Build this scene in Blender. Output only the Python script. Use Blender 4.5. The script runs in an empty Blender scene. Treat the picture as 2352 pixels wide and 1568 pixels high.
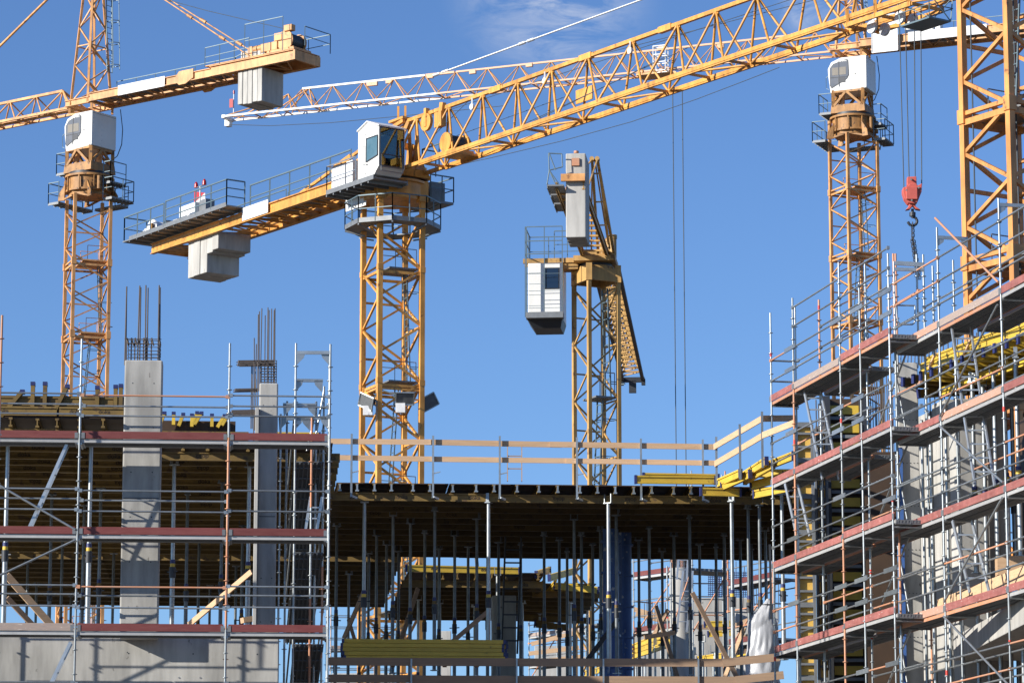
import bpy, math, random
from mathutils import Vector
random.seed(7)
R = math.radians
sc = bpy.context.scene
COL = sc.collection

# ------------------------------------------------------------------ camera
F = 8000.0                      # focal length in pixels of a 2352 px wide picture
PITCH = math.atan(1459.0 / F)
CP, SP = math.cos(PITCH), math.sin(PITCH)
EYE = Vector((0, 0, 1.7))
cam_d = bpy.data.cameras.new('camera')
cam = bpy.data.objects.new('camera', cam_d)
COL.objects.link(cam)
cam_d.sensor_width = 36.0
cam_d.lens = F / 2352 * 36.0
cam_d.clip_start = 0.5
cam_d.clip_end = 6000
cam.location = EYE
cam.rotation_euler = (R(90) + PITCH, 0, 0)
sc.camera = cam
sc.render.resolution_x = 1024
sc.render.resolution_y = 682

# ------------------------------------------------------------------ light
SUN_EL = R(22)
SUN_AZ = R(61)                  # angle off the facade normal, towards the left
S = Vector((-math.sin(SUN_AZ) * math.cos(SUN_EL), -math.cos(SUN_AZ) * math.cos(SUN_EL), math.sin(SUN_EL)))
world = bpy.data.worlds.new('World')
sc.world = world
world.use_nodes = True
nt = world.node_tree
nt.nodes.clear()
wo = nt.nodes.new('ShaderNodeOutputWorld')
bg = nt.nodes.new('ShaderNodeBackground')
sky = nt.nodes.new('ShaderNodeTexSky')
sky.sky_type = 'NISHITA'
sky.sun_disc = False
sky.sun_elevation = SUN_EL
sky.sun_rotation = math.atan2(S.x, S.y) % (2 * math.pi)
sky.altitude = 900
sky.air_density = 1.0
sky.dust_density = 0.05
sky.ozone_density = 3.0
# faint cirrus high in the sky
tc = nt.nodes.new('ShaderNodeTexCoord')
def wnode(t, **k):
    n = nt.nodes.new(t)
    for a, b in k.items():
        setattr(n, a, b)
    return n
mp = wnode('ShaderNodeMapping')
mp.inputs['Rotation'].default_value = (0, 0, 0)
mp.inputs['Scale'].default_value = (38, 38, 95)
nz = wnode('ShaderNodeTexNoise')
nz.inputs['Scale'].default_value = 1.0
nz.inputs['Detail'].default_value = 9
nz.inputs['Roughness'].default_value = 0.62
nz.inputs['Distortion'].default_value = 1.5
nt.links.new(tc.outputs['Generated'], mp.inputs['Vector'])
nt.links.new(mp.outputs['Vector'], nz.inputs['Vector'])
def blob(X, Y, r0, r1):
    v = Vector(((X - 1176) / F, CP - (784 - Y) / F * SP, SP + (784 - Y) / F * CP)).normalized()
    d = wnode('ShaderNodeVectorMath', operation='DISTANCE')
    d.inputs[1].default_value = v
    nt.links.new(tc.outputs['Generated'], d.inputs[0])
    m = wnode('ShaderNodeMapRange', interpolation_type='SMOOTHSTEP')
    m.inputs['From Min'].default_value = r0
    m.inputs['From Max'].default_value = r1
    m.inputs['To Min'].default_value = 1
    m.inputs['To Max'].default_value = 0
    nt.links.new(d.outputs['Value'], m.inputs['Value'])
    return m.outputs['Result']
b1 = blob(1270, -30, 0.004, 0.034)
b2 = blob(1850, 20, 0.001, 0.010)
mx = wnode('ShaderNodeMath', operation='MAXIMUM')
nt.links.new(b1, mx.inputs[0]); nt.links.new(b2, mx.inputs[1])
cr = wnode('ShaderNodeMapRange')
cr.inputs['From Min'].default_value = 0.36
cr.inputs['From Max'].default_value = 0.78
nt.links.new(nz.outputs['Fac'], cr.inputs['Value'])
ml = wnode('ShaderNodeMath', operation='MULTIPLY')
nt.links.new(mx.outputs[0], ml.inputs[0]); nt.links.new(cr.outputs['Result'], ml.inputs[1])
ml2 = wnode('ShaderNodeMath', operation='MULTIPLY')
ml2.inputs[1].default_value = 0.85
nt.links.new(ml.outputs[0], ml2.inputs[0])
mixc = wnode('ShaderNodeMix', data_type='RGBA')
nt.links.new(ml2.outputs[0], mixc.inputs[0])
CLOUD_COL = mixc.inputs[7]
CLOUD_COL.default_value = (8.5, 8.9, 9.8, 1)
hs = wnode('ShaderNodeHueSaturation')
hs.inputs['Saturation'].default_value = 1.0
tint = wnode('ShaderNodeVectorMath', operation='MULTIPLY')      # white balance of the clear sky
tint.inputs[1].default_value = (0.99, 1.22, 1.60)
nt.links.new(sky.outputs[0], tint.inputs[0])
nt.links.new(tint.outputs[0], hs.inputs['Color'])
nt.links.new(hs.outputs[0], mixc.inputs[6])
nt.links.new(mixc.outputs[2], bg.inputs['Color'])
bg.inputs['Strength'].default_value = 0.061
nt.links.new(bg.outputs[0], wo.inputs[0])

sun_d = bpy.data.lights.new('sun', 'SUN')
sun_d.energy = 5.0
sun_d.angle = R(0.53)
sun_d.color = (1.0, 0.94, 0.84)
sun = bpy.data.objects.new('sun', sun_d)
COL.objects.link(sun)
sun.rotation_euler = S.to_track_quat('Z', 'Y').to_euler()
sun.location = (-60, -40, 80)
sc.view_settings.view_transform = 'Standard'
sc.view_settings.look = 'None'
sc.view_settings.exposure = 0.58
sc.view_settings.gamma = 1.0
sc.view_settings.use_curve_mapping = False

# ------------------------------------------------------------------ pixel <-> world
def ray(X, Y):
    u, v = (X - 1176) / F, (784 - Y) / F
    return Vector((u, CP - v * SP, SP + v * CP))
def P(X, Y, d):
    r = ray(X, Y)
    return EYE + r * (d / r.y)
def proj(p):
    q = p - EYE
    dep = q.y * CP + q.z * SP
    return 1176 + F * q.x / dep, 784 - F * (q.z * CP - q.y * SP) / dep
def hit(X, Y, O, n):            # ray through the pixel against the plane through O with normal n
    r = ray(X, Y)
    return EYE + r * ((O - EYE).dot(n) / r.dot(n))
def hitz(X, Y, z):
    r = ray(X, Y)
    return EYE + r * ((z - EYE.z) / r.z)
Z = Vector((0, 0, 1))
def V(*a): return Vector(a)

# ------------------------------------------------------------------ materials
def mat(name, col, rough=0.6, metal=0.0, col2=None, scale=3.0, amt=0.5, bump=0.0, stretch=(1, 1, 1), spots=None, rnd=0.0, spec=0.5, detail=6, stain=0.0):
    m = bpy.data.materials.new(name)
    m.use_nodes = True
    t = m.node_tree
    b = t.nodes['Principled BSDF']
    b.inputs['Roughness'].default_value = rough
    b.inputs['Metallic'].default_value = metal
    b.inputs['Specular IOR Level'].default_value = spec
    if col2 is None:
        col2 = tuple(c * 0.72 for c in col)
    tc = t.nodes.new('ShaderNodeTexCoord')
    mp = t.nodes.new('ShaderNodeMapping')
    mp.inputs['Scale'].default_value = stretch
    t.links.new(tc.outputs['Object'], mp.inputs['Vector'])
    oi = t.nodes.new('ShaderNodeObjectInfo')
    va = t.nodes.new('ShaderNodeVectorMath'); va.operation = 'ADD'
    vs = t.nodes.new('ShaderNodeVectorMath'); vs.operation = 'SCALE'
    vs.inputs[0].default_value = (17, 9, 13)
    t.links.new(oi.outputs['Random'], vs.inputs['Scale'])
    t.links.new(mp.outputs[0], va.inputs[0]); t.links.new(vs.outputs[0], va.inputs[1])
    n = t.nodes.new('ShaderNodeTexNoise')
    n.inputs['Scale'].default_value = scale
    n.inputs['Detail'].default_value = detail
    n.inputs['Roughness'].default_value = 0.65
    t.links.new(va.outputs[0], n.inputs['Vector'])
    mr = t.nodes.new('ShaderNodeMapRange')
    mr.inputs['From Min'].default_value = 0.5 - 0.28 / max(amt, 0.01) * 0.5
    mr.inputs['From Max'].default_value = 0.5 + 0.28
    t.links.new(n.outputs['Fac'], mr.inputs['Value'])
    mx = t.nodes.new('ShaderNodeMix'); mx.data_type = 'RGBA'
    mx.inputs[6].default_value = (*col, 1); mx.inputs[7].default_value = (*col2, 1)
    t.links.new(mr.outputs['Result'], mx.inputs[0])
    out = mx.outputs[2]
    if spots:
        sc_, thr, c3 = spots
        n2 = t.nodes.new('ShaderNodeTexNoise')
        n2.inputs['Scale'].default_value = sc_
        n2.inputs['Detail'].default_value = 5
        t.links.new(va.outputs[0], n2.inputs['Vector'])
        r2 = t.nodes.new('ShaderNodeMapRange')
        r2.inputs['From Min'].default_value = thr
        r2.inputs['From Max'].default_value = thr + 0.06
        t.links.new(n2.outputs['Fac'], r2.inputs['Value'])
        m2 = t.nodes.new('ShaderNodeMix'); m2.data_type = 'RGBA'
        m2.inputs[7].default_value = (*c3, 1)
        t.links.new(out, m2.inputs[6]); t.links.new(r2.outputs['Result'], m2.inputs[0])
        out = m2.outputs[2]
    if stain:
        n4 = t.nodes.new('ShaderNodeTexNoise'); n4.inputs['Scale'].default_value = 1.0; n4.inputs['Detail'].default_value = 8; n4.inputs['Roughness'].default_value = .6
        mp4 = t.nodes.new('ShaderNodeMapping'); mp4.inputs['Scale'].default_value = (4.5, 4.5, 0.7)
        t.links.new(tc.outputs['Object'], mp4.inputs['Vector']); t.links.new(mp4.outputs[0], n4.inputs['Vector'])
        n5 = t.nodes.new('ShaderNodeTexNoise'); n5.inputs['Scale'].default_value = 0.8; n5.inputs['Detail'].default_value = 4
        t.links.new(va.outputs[0], n5.inputs['Vector'])
        ma = t.nodes.new('ShaderNodeMath'); ma.operation = 'ADD'; t.links.new(n4.outputs['Fac'], ma.inputs[0]); t.links.new(n5.outputs['Fac'], ma.inputs[1])
        r4 = t.nodes.new('ShaderNodeMapRange'); r4.inputs['From Min'].default_value = .78; r4.inputs['From Max'].default_value = 1.25; r4.inputs['To Min'].default_value = 1.0 + stain * .25; r4.inputs['To Max'].default_value = 1.0 - stain
        t.links.new(ma.outputs[0], r4.inputs['Value'])
        h4 = t.nodes.new('ShaderNodeHueSaturation'); t.links.new(r4.outputs['Result'], h4.inputs['Value']); t.links.new(out, h4.inputs['Color']); out = h4.outputs[0]
    if rnd:
        h = t.nodes.new('ShaderNodeHueSaturation')
        r3 = t.nodes.new('ShaderNodeMapRange')
        r3.inputs['To Min'].default_value = 1 - rnd
        r3.inputs['To Max'].default_value = 1 + rnd
        t.links.new(oi.outputs['Random'], r3.inputs['Value'])
        t.links.new(r3.outputs['Result'], h.inputs['Value'])
        t.links.new(out, h.inputs['Color'])
        out = h.outputs[0]
    t.links.new(out, b.inputs['Base Color'])
    if bump:
        bm_ = t.nodes.new('ShaderNodeBump')
        bm_.inputs['Strength'].default_value = bump
        bm_.inputs['Distance'].default_value = 0.02
        t.links.new(n.outputs['Fac'], bm_.inputs['Height'])
        t.links.new(bm_.outputs[0], b.inputs['Normal'])
    return m

M = {}
M['paint_pale'] = mat('pale_orange_paint', (0.76, 0.40, 0.15), 0.5, col2=(0.62, 0.29, 0.10), scale=1.6, spots=(2.5, 0.64, (0.33, 0.15, 0.06)), stain=.42, rnd=.05)
M['paint_yellow'] = mat('yellow_crane_paint', (0.78, 0.385, 0.085), 0.45, col2=(0.62, 0.28, 0.055), scale=1.8, spots=(3, 0.64, (0.30, 0.14, 0.04)), stain=.42, rnd=.05)
M['paint_grimy_shaded'] = mat('greasy_worn_shaded_orange_paint', (0.54, 0.27, 0.08), 0.6, col2=(0.27, 0.13, 0.045), scale=3.5, spots=(4, 0.6, (0.12, 0.07, 0.04)), stain=.45)  # slewing parts: grease, plus shade under the cab put into the colour
M['paint_ochre'] = mat('ochre_crane_paint', (0.56, 0.34, 0.11), 0.6, col2=(0.42, 0.24, 0.08), scale=2.2, spots=(3, 0.62, (0.22, 0.12, 0.05)), stain=.42, rnd=.05)
M['paint_orange'] = mat('orange_crane_paint', (0.72, 0.33, 0.10), 0.42, col2=(0.58, 0.24, 0.065), scale=1.5, spots=(3, 0.65, (0.26, 0.11, 0.04)), stain=.42, rnd=.05)
M['paint_pink_hazed'] = mat('pale_pink_hazed_paint', (0.70, 0.40, 0.24), 0.5, col2=(0.60, 0.32, 0.17), scale=1.2)  # pale chord paint; distance haze and overexposure are put into its colour
M['white'] = mat('white_paint', (0.76, 0.76, 0.74), 0.4, col2=(0.68, 0.68, 0.66), scale=1.2, amt=0.4, stain=.06)
M['white_dirty'] = mat('scuffed_white_board', (0.80, 0.80, 0.79), 0.5, col2=(0.55, 0.56, 0.58), scale=3.5, stretch=(1, 1, 0.4), spots=(5, 0.66, (0.35, 0.36, 0.4)))
M['galv'] = mat('galvanised_steel', (0.42, 0.45, 0.46), 0.36, 0.7, col2=(0.26, 0.28, 0.29), scale=6, rnd=0.22)
M['galv_dull'] = mat('dull_galvanised_sheet', (0.23, 0.245, 0.26), 0.55, 0.35, col2=(0.15, 0.16, 0.17), scale=5)
M['galv_dark'] = mat('dark_perforated_steel', (0.15, 0.16, 0.17), 0.6, 0.3, col2=(0.09, 0.095, 0.10), scale=8)
M['edge'] = mat('bright_zinc_edge', (0.46, 0.46, 0.45), 0.5, 0.15, col2=(0.34, 0.34, 0.34), scale=5, rnd=.12)
M['galv_shaded'] = mat('shade_darkened_steel', (0.22, 0.245, 0.26), 0.45, 0.5, col2=(0.10, 0.11, 0.12), scale=5, rnd=.25)  # darker copy of the galvanised steel: shade on the props put into the colour
M['rail'] = mat('grey_blue_railing_steel', (0.15, 0.21, 0.24), 0.5, 0.3, col2=(0.10, 0.15, 0.18), scale=4)
M['rust'] = mat('orange_primed_steel', (0.60, 0.22, 0.09), 0.6, 0.1, col2=(0.45, 0.30, 0.22), scale=2.5, rnd=0.12)
M['red_mark'] = mat('red_marking_paint', (0.75, 0.06, 0.04), 0.5)
M['toe_red'] = mat('red_brown_toe_board', (0.125, 0.020, 0.020), 0.65, col2=(0.18, 0.05, 0.045), scale=3, stretch=(1, 1, 5), spots=(9, 0.74, (0.62, 0.52, 0.48)), rnd=0.18)
M['toe_faded'] = mat('faded_red_toe_board', (0.27, 0.075, 0.065), 0.7, col2=(0.36, 0.15, 0.13), scale=4, stretch=(1, 1, 4), spots=(8, 0.66, (0.52, 0.40, 0.36)), rnd=0.18, stain=.3)
M['toe_grey'] = mat('weathered_toe_board', (0.40, 0.30, 0.24), 0.8, col2=(0.26, 0.22, 0.21), scale=5, stretch=(1, 1, 5), spots=(8, 0.64, (0.55, 0.5, 0.46)))
M['toe_orange'] = mat('worn_orange_toe_board', (0.52, 0.24, 0.15), 0.7, col2=(0.42, 0.30, 0.24), scale=5, stretch=(1, 1, 4), spots=(7, 0.64, (0.62, 0.50, 0.44)))
M['concrete'] = mat('cast_concrete', (0.46, 0.45, 0.42), 0.85, col2=(0.36, 0.35, 0.33), scale=1.3, bump=0.25, stretch=(1, 1, 0.45), spots=(7, 0.69, (0.14, 0.13, 0.12)), detail=9, stain=.38)
M['concrete_pale'] = mat('pale_cast_concrete', (0.52, 0.51, 0.48), 0.85, col2=(0.40, 0.39, 0.37), scale=1.1, bump=0.2, stretch=(1, 1, 0.35), spots=(8, 0.70, (0.22, 0.21, 0.19)), detail=9, stain=.28)
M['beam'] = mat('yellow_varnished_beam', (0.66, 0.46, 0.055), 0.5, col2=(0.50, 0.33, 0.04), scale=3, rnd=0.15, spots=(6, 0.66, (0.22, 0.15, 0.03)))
M['beam_shaded'] = mat('shaded_worn_yellow_beam', (0.22, 0.14, 0.032), 0.65, col2=(0.11, 0.07, 0.022), scale=3, rnd=0.2, spots=(5, 0.6, (0.10, 0.06, 0.025)))  # darker copy of the yellow beam, with shade put into the colour
M['beam_deep_shade'] = mat('deep_shade_yellow_beam', (0.13, 0.085, 0.026), 0.7, col2=(0.065, 0.043, 0.018), scale=3, rnd=0.25, spots=(5, 0.6, (0.06, 0.04, 0.02)))  # darkest beam copy: the deep shade under the decks is in its colour
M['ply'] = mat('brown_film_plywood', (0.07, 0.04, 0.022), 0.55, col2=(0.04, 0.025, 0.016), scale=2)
M['ply_yellow'] = mat('yellow_formwork_ply', (0.72, 0.46, 0.10), 0.5, col2=(0.52, 0.31, 0.07), scale=4)
M['blue_cap'] = mat('blue_plastic_cap', (0.025, 0.035, 0.14), 0.45)
M['blue_steel'] = mat('blue_steel_formwork', (0.055, 0.13, 0.36), 0.45, col2=(0.03, 0.08, 0.24), scale=2, spots=(3.5, 0.62, (0.38, 0.42, 0.46)))
M['timber'] = mat('sawn_timber', (0.62, 0.42, 0.26), 0.75, col2=(0.47, 0.30, 0.17), scale=4, stretch=(0.35, 1, 6), rnd=0.14, spots=(5, 0.68, (0.26, 0.14, 0.07)))
M['timber_old'] = mat('greyed_timber', (0.36, 0.24, 0.15), 0.8, col2=(0.24, 0.16, 0.11), scale=4, stretch=(0.35, 1, 6), rnd=0.15)
M['rebar'] = mat('rusty_rebar', (0.13, 0.105, 0.095), 0.8, 0.2, col2=(0.085, 0.08, 0.08), scale=6)
M['hook_red'] = mat('red_hook_paint', (0.58, 0.12, 0.09), 0.6, col2=(0.44, 0.09, 0.07), scale=5)
M['lamp_red'] = mat('red_warning_lamp_glass', (0.45, 0.02, 0.02), 0.2)
M['dark'] = mat('dark_steel', (0.045, 0.05, 0.06), 0.5, 0.3)
M['rope'] = mat('steel_rope', (0.07, 0.09, 0.11), 0.6, 0.3)
M['rope_light'] = mat('bright_steel_rod', (0.70, 0.73, 0.75), 0.35, 0.3)
M['alu'] = mat('aluminium', (0.62, 0.65, 0.68), 0.35, 0.7)
M['tarp'] = mat('white_plastic_sheeting', (0.50, 0.51, 0.53), 0.35, col2=(0.34, 0.35, 0.38), scale=3, stretch=(3, 3, 0.6), bump=0.6)
M['cardboard'] = mat('beige_board', (0.50, 0.38, 0.24), 0.7)
M['ink'] = mat('dark_lettering', (0.05, 0.03, 0.015), 0.7)
M['ground'] = mat('site_ground', (0.13, 0.11, 0.09), 0.95, scale=0.3)
M['seat'] = mat('operator_seat_fabric', (0.06, 0.06, 0.07), 0.8)
M['pane'] = mat('grey_reflecting_pane', (0.11, 0.12, 0.135), 0.12, col2=(0.19, 0.19, 0.19), scale=1.6, spec=0.9)
M['cardboard2'] = mat('faded_sun_board', (0.19, 0.17, 0.14), 0.5)
def glass(name, tint, mixf):
    m = bpy.data.materials.new(name); m.use_nodes = True
    t = m.node_tree; t.nodes.clear()
    o = t.nodes.new('ShaderNodeOutputMaterial')
    a = t.nodes.new('ShaderNodeBsdfTransparent'); a.inputs[0].default_value = (*tint, 1)
    g = t.nodes.new('ShaderNodeBsdfGlossy'); g.inputs['Roughness'].default_value = 0.03
    g.inputs[0].default_value = (0.9, 0.95, 1, 1)
    f = t.nodes.new('ShaderNodeFresnel'); f.inputs[0].default_value = 1.6
    ad = t.nodes.new('ShaderNodeMath'); ad.operation = 'ADD'; ad.inputs[1].default_value = mixf * .3
    t.links.new(f.outputs[0], ad.inputs[0])
    x = t.nodes.new('ShaderNodeMixShader')
    t.links.new(ad.outputs[0], x.inputs[0]); t.links.new(a.outputs[0], x.inputs[1]); t.links.new(g.outputs[0], x.inputs[2])
    t.links.new(x.outputs[0], o.inputs[0])
    return m
M['glass'] = glass('cab_glass', (0.45, 0.62, 0.60), 0.12)
M['glass_dark'] = glass('smoked_cab_glass', (0.30, 0.34, 0.38), 0.18)

# ------------------------------------------------------------------ mesh builder
class MB:
    def __init__(s): s.v = []; s.f = []; s.sm = []
    def add(s, vs, fs, smooth=False):
        o = len(s.v)
        s.v += [Vector(x) for x in vs]
        s.f += [tuple(i + o for i in f) for f in fs]
        s.sm += [smooth] * len(fs)
        return s
    def bar(s, p, q, w, h=None, up=Z):         # rectangular bar
        p, q = Vector(p), Vector(q)
        h = w if h is None else h
        d = q - p
        if d.length < 1e-6: return s
        d.normalize()
        a = up.cross(d)
        if a.length < 1e-3: a = Vector((1, 0, 0)).cross(d)
        if a.length < 1e-3: a = Vector((0, 1, 0)).cross(d)
        a.normalize(); b = d.cross(a)
        a = a * w / 2; b = b * h / 2
        vs = [p - a - b, p + a - b, p + a + b, p - a + b, q - a - b, q + a - b, q + a + b, q - a + b]
        return s.add(vs, [(3, 2, 1, 0), (4, 5, 6, 7), (0, 1, 5, 4), (1, 2, 6, 5), (2, 3, 7, 6), (3, 0, 4, 7)])
    def tube(s, p, q, r, n=8, r2=None):
        p, q = Vector(p), Vector(q)
        r2 = r if r2 is None else r2
        d = q - p
        if d.length < 1e-6: return s
        d.normalize()
        a = Z.cross(d)
        if a.length < 1e-3: a = Vector((1, 0, 0))
        a.normalize(); b = d.cross(a)
        vs = []
        for c, rr in ((p, r), (q, r2)):
            for i in range(n):
                t = 2 * math.pi * i / n
                vs.append(c + a * math.cos(t) * rr + b * math.sin(t) * rr)
        s.add(vs, [(i, (i + 1) % n, (i + 1) % n + n, i + n) for i in range(n)], True)
        s.add(vs[:n], [tuple(range(n))[::-1]]); s.add(vs[n:], [tuple(range(n))])
        return s
    def path(s, pts, r, n=8):
        for a, b in zip(pts, pts[1:]): s.tube(a, b, r, n)
        return s
    def box(s, c, ax, ay, az):                  # centre and three half-axis vectors
        c = Vector(c)
        vs = [c + ax * i + ay * j + az * k for k in (-1, 1) for i, j in ((-1, -1), (1, -1), (1, 1), (-1, 1))]
        return s.add(vs, [(3, 2, 1, 0), (4, 5, 6, 7), (0, 1, 5, 4), (1, 2, 6, 5), (2, 3, 7, 6), (3, 0, 4, 7)])
    def prism(s, pts, ext):                     # polygon extruded by a vector
        n = len(pts); pts = [Vector(p) for p in pts]
        vs = pts + [p + ext for p in pts]
        s.add(vs, [tuple(range(n))[::-1], tuple(range(n, 2 * n))] + [(i, (i + 1) % n, (i + 1) % n + n, i + n) for i in range(n)])
        return s
    def loft(s, rings, smooth=False, caps=True):
        n = len(rings[0]); vs = [Vector(p) for r in rings for p in r]
        fs = []
        for k in range(len(rings) - 1):
            fs += [(k * n + i, k * n + (i + 1) % n, (k + 1) * n + (i + 1) % n, (k + 1) * n + i) for i in range(n)]
        s.add(vs, fs, smooth)
        if caps:
            s.add(rings[0], [tuple(range(n))[::-1]]); s.add(rings[-1], [tuple(range(n))])
        return s
    def build(s, name, m, parent=None, loc=None, bevel=0.0):
        if parent is not None: o0 = parent['_o'] if '_o' in parent else [0, 0, 0]
        elif loc is not None: o0 = list(loc)
        else:
            xs = [v.x for v in s.v]; ys = [v.y for v in s.v]; zs = [v.z for v in s.v]
            o0 = [(min(xs) + max(xs)) / 2, (min(ys) + max(ys)) / 2, min(zs)]
        o0 = Vector(o0)
        me = bpy.data.meshes.new(name)
        me.from_pydata([v - o0 for v in s.v], [], s.f)
        me.polygons.foreach_set('use_smooth', s.sm)
        me.materials.append(M[m] if isinstance(m, str) else m)
        me.update()
        ob = bpy.data.objects.new(name, me)
        COL.objects.link(ob)
        ob['_o'] = list(o0)
        if parent is not None: ob.parent = parent
        else: ob.location = o0
        if bevel:
            b = ob.modifiers.new('bevel', 'BEVEL'); b.width = bevel; b.segments = 2; b.limit_method = 'ANGLE'
        return ob

def tag(o, label=None, cat=None, group=None, kind=None):
    if label: o['label'] = label
    if cat: o['category'] = cat
    if group: o['group'] = group
    if kind: o['kind'] = kind
    return o
def thing(name, loc, label, cat, group=None):
    o = bpy.data.objects.new(name, None)
    o.empty_display_size = 0.3
    COL.objects.link(o)
    o.location = loc; o['_o'] = list(loc)
    return tag(o, label, cat, group)
def copy_thing(src, loc, label, group=None, rz=None):
    def cp(o, par):
        c = o.copy(); COL.objects.link(c)
        if par is not None: c.parent = par
        for ch in kids.get(o.name, []): cp(ch, c)
        return c
    kids = {}
    def walk(o):
        kids[o.name] = [x for x in COL.objects if x.parent == o]
        for k in kids[o.name]: walk(k)
    walk(src)
    c = cp(src, None)
    c.location = loc
    if rz is not None: c.rotation_euler.z = rz
    c['label'] = label
    if group: c['group'] = group
    return c

# ------------------------------------------------------------------ lettering
_txt = {}
def text_mesh(body, size):
    k = (body, size)
    if k not in _txt:
        cu = bpy.data.curves.new('lettering', 'FONT')
        cu.body = body; cu.size = size; cu.extrude = 0.002; cu.offset = size * 0.02
        cu.align_x = 'CENTER'; cu.align_y = 'CENTER'
        o = bpy.data.objects.new('lettering_source', cu)
        COL.objects.link(o)
        bpy.context.view_layer.update()
        me = bpy.data.meshes.new_from_object(o)
        COL.objects.unlink(o); bpy.data.objects.remove(o); bpy.data.curves.remove(cu)
        me.materials.clear()
        _txt[k] = me
    return _txt[k]
def lettering(body, size, pos, ux, uz, m, parent):       # ux = reading direction, uz = up
    src = text_mesh(body, size)
    mb = MB()
    uy = ux.cross(uz)
    vs = [Vector(pos) + ux * v.co.x + uz * v.co.y - uy * (-v.co.z) for v in src.vertices]
    mb.add(vs, [tuple(p.vertices) for p in src.polygons])
    return mb.build('lettering', m, parent)

# ================================================================== SETTING
g = MB(); g.add([(-1500, -300, 0), (1500, -300, 0), (1500, 3000, 0), (-1500, 3000, 0)], [(0, 1, 2, 3)])
tag(g.build('ground', 'ground', loc=(0, 0, 0)), 'bare site ground', kind='structure')

# building axes
EX = Vector((0.9972, 0.0748, 0)); EY = Vector((-0.0748, 0.9972, 0))
def W(a, b, z): return EX * a + EY * b + Z * z
def AB(p): return p.dot(EX), p.dot(EY)
ZD = P(760, 1107, 85).z           # top of the decking of the storey above
ZF = P(400, 1462, 74.5).z         # floor level of the left part

# ================================================================== CRANE PARTS
def mast_corners(c, s, al):
    e1 = Vector((al, -math.sqrt(1 - al * al), 0)); e2 = Vector((-e1.y, e1.x, 0))
    L = Vector((c.x, c.y, 0)) - e1 * s / 2 - e2 * s / 2
    return [L, L + e1 * s, L + e1 * s + e2 * s, L + e2 * s], e1, e2
def mast(par, c, s, al, z0, z1, lw, m, half, sec, bw, ztop_phase=0.0, collars=True, platforms=None, ladder=True, k0=0, join=None):
    if join is not None: ztop_phase = (z1 - join) % sec
    cs, e1, e2 = mast_corners(c, s, al)
    legs = MB()
    for q in cs:
        legs.box(q + Z * (z0 + z1) / 2, e1 * lw / 2, e2 * lw / 2, Z * (z1 - z0) / 2)
    legs.build('mast_leg_set', m, par).name = 'mast_frame'
    br = MB()
    for fi in range(4):
        A, B = cs[fi], cs[(fi + 1) % 4]
        z = z1 - ztop_phase; k = (fi + k0) % 2
        while z + half < z1: z += half; k += 1
        while z > z0 + half:
            a, b = (A, B) if k % 2 == 0 else (B, A)
            br.bar(a + Z * z, b + Z * (z - half), bw, bw)
            if fi in (2, 3) and k % 2 == 0:
                br.bar(A + Z * z, B + Z * z, bw, bw)
            z -= half; k += 1
    br.build('mast_bracing', m, par)
    z = z1 - ztop_phase - (0 if ztop_phase > .8 else sec)
    js = []
    while z > max(z0, 4):
        js.append(z); z -= sec
    if collars:
        for z in js:
            cm = MB()
            if collars == 'slim':
                for q in cs: cm.box(q + Z * z, e1 * lw * .58, e2 * lw * .58, Z * .12)
                for i in range(4): cm.bar(cs[i] + Z * (z - .18), cs[(i + 1) % 4] + Z * (z - .18), bw, bw * 1.3)
                cm.build('mast_collar', m, par); continue
            for q in cs: cm.box(q + Z * z, e1 * lw * .72, e2 * lw * .72, Z * lw * 1.1)
            for i in range(4):
                cm.bar(cs[i] + Z * (z - lw * .9), cs[(i + 1) % 4] + Z * (z - lw * .9), bw * 1.3, bw * 1.6)
                cm.bar(cs[i] + Z * (z + lw * .5), cs[(i + 1) % 4] + Z * (z + lw * .5), bw * 1.1, bw * 1.1)
            cm.build('mast_collar', m, par)
    ctr = (cs[0] + cs[2]) / 2
    if platforms:
        for z in js:
            pm = MB()
            pm.box(ctr + Z * (z + .05) + e2 * s * .1, e1 * s * .44, e2 * s * .34, Z * .03)
            for sg in (-1, 1):
                a = ctr + e1 * s * .42 * sg + e2 * s * .4; b = ctr + e1 * s * .42 * sg - e2 * s * .1
                pm.bar(a + Z * (z + .9), b + Z * (z + .9), .03); pm.bar(a + Z * z, a + Z * (z + .9), .03); pm.bar(b + Z * z, b + Z * (z + .9), .03)
            pm.build('rest_platform', platforms, par)
    if ladder:
        lm = MB()
        k = 0
        zz = z1 - ztop_phase
        while zz > z0 + sec:
            off = e2 * s * (.12 if k % 2 else .3)
            a0 = ctr + off + e1 * .2; a1 = ctr + off - e1 * .2
            sh = e2 * s * (-.16 if k % 2 else .1)
            lm.bar(a0 + Z * zz, a0 + sh + Z * (zz - sec), .045); lm.bar(a1 + Z * zz, a1 + sh + Z * (zz - sec), .045)
            nr = int(sec / .3)
            for i in range(nr):
                f = (i + .5) / nr
                lm.bar(a0 + sh * f + Z * (zz - sec * f), a1 + sh * f + Z * (zz - sec * f), .028)
            for i in range(3):
                f = (i + .5) / 3; o = sh * f + Z * (zz - sec * f)
                hp = [a0 + o, a0 + o + e2 * .5, ctr + off + o + e2 * .68, a1 + o + e2 * .5, a1 + o]
                for p_, q_ in zip(hp, hp[1:]): lm.bar(p_, q_, .025)
            zz -= sec; k += 1
        lm.build('ladder', 'rail', par)
    return cs, e1, e2

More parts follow.
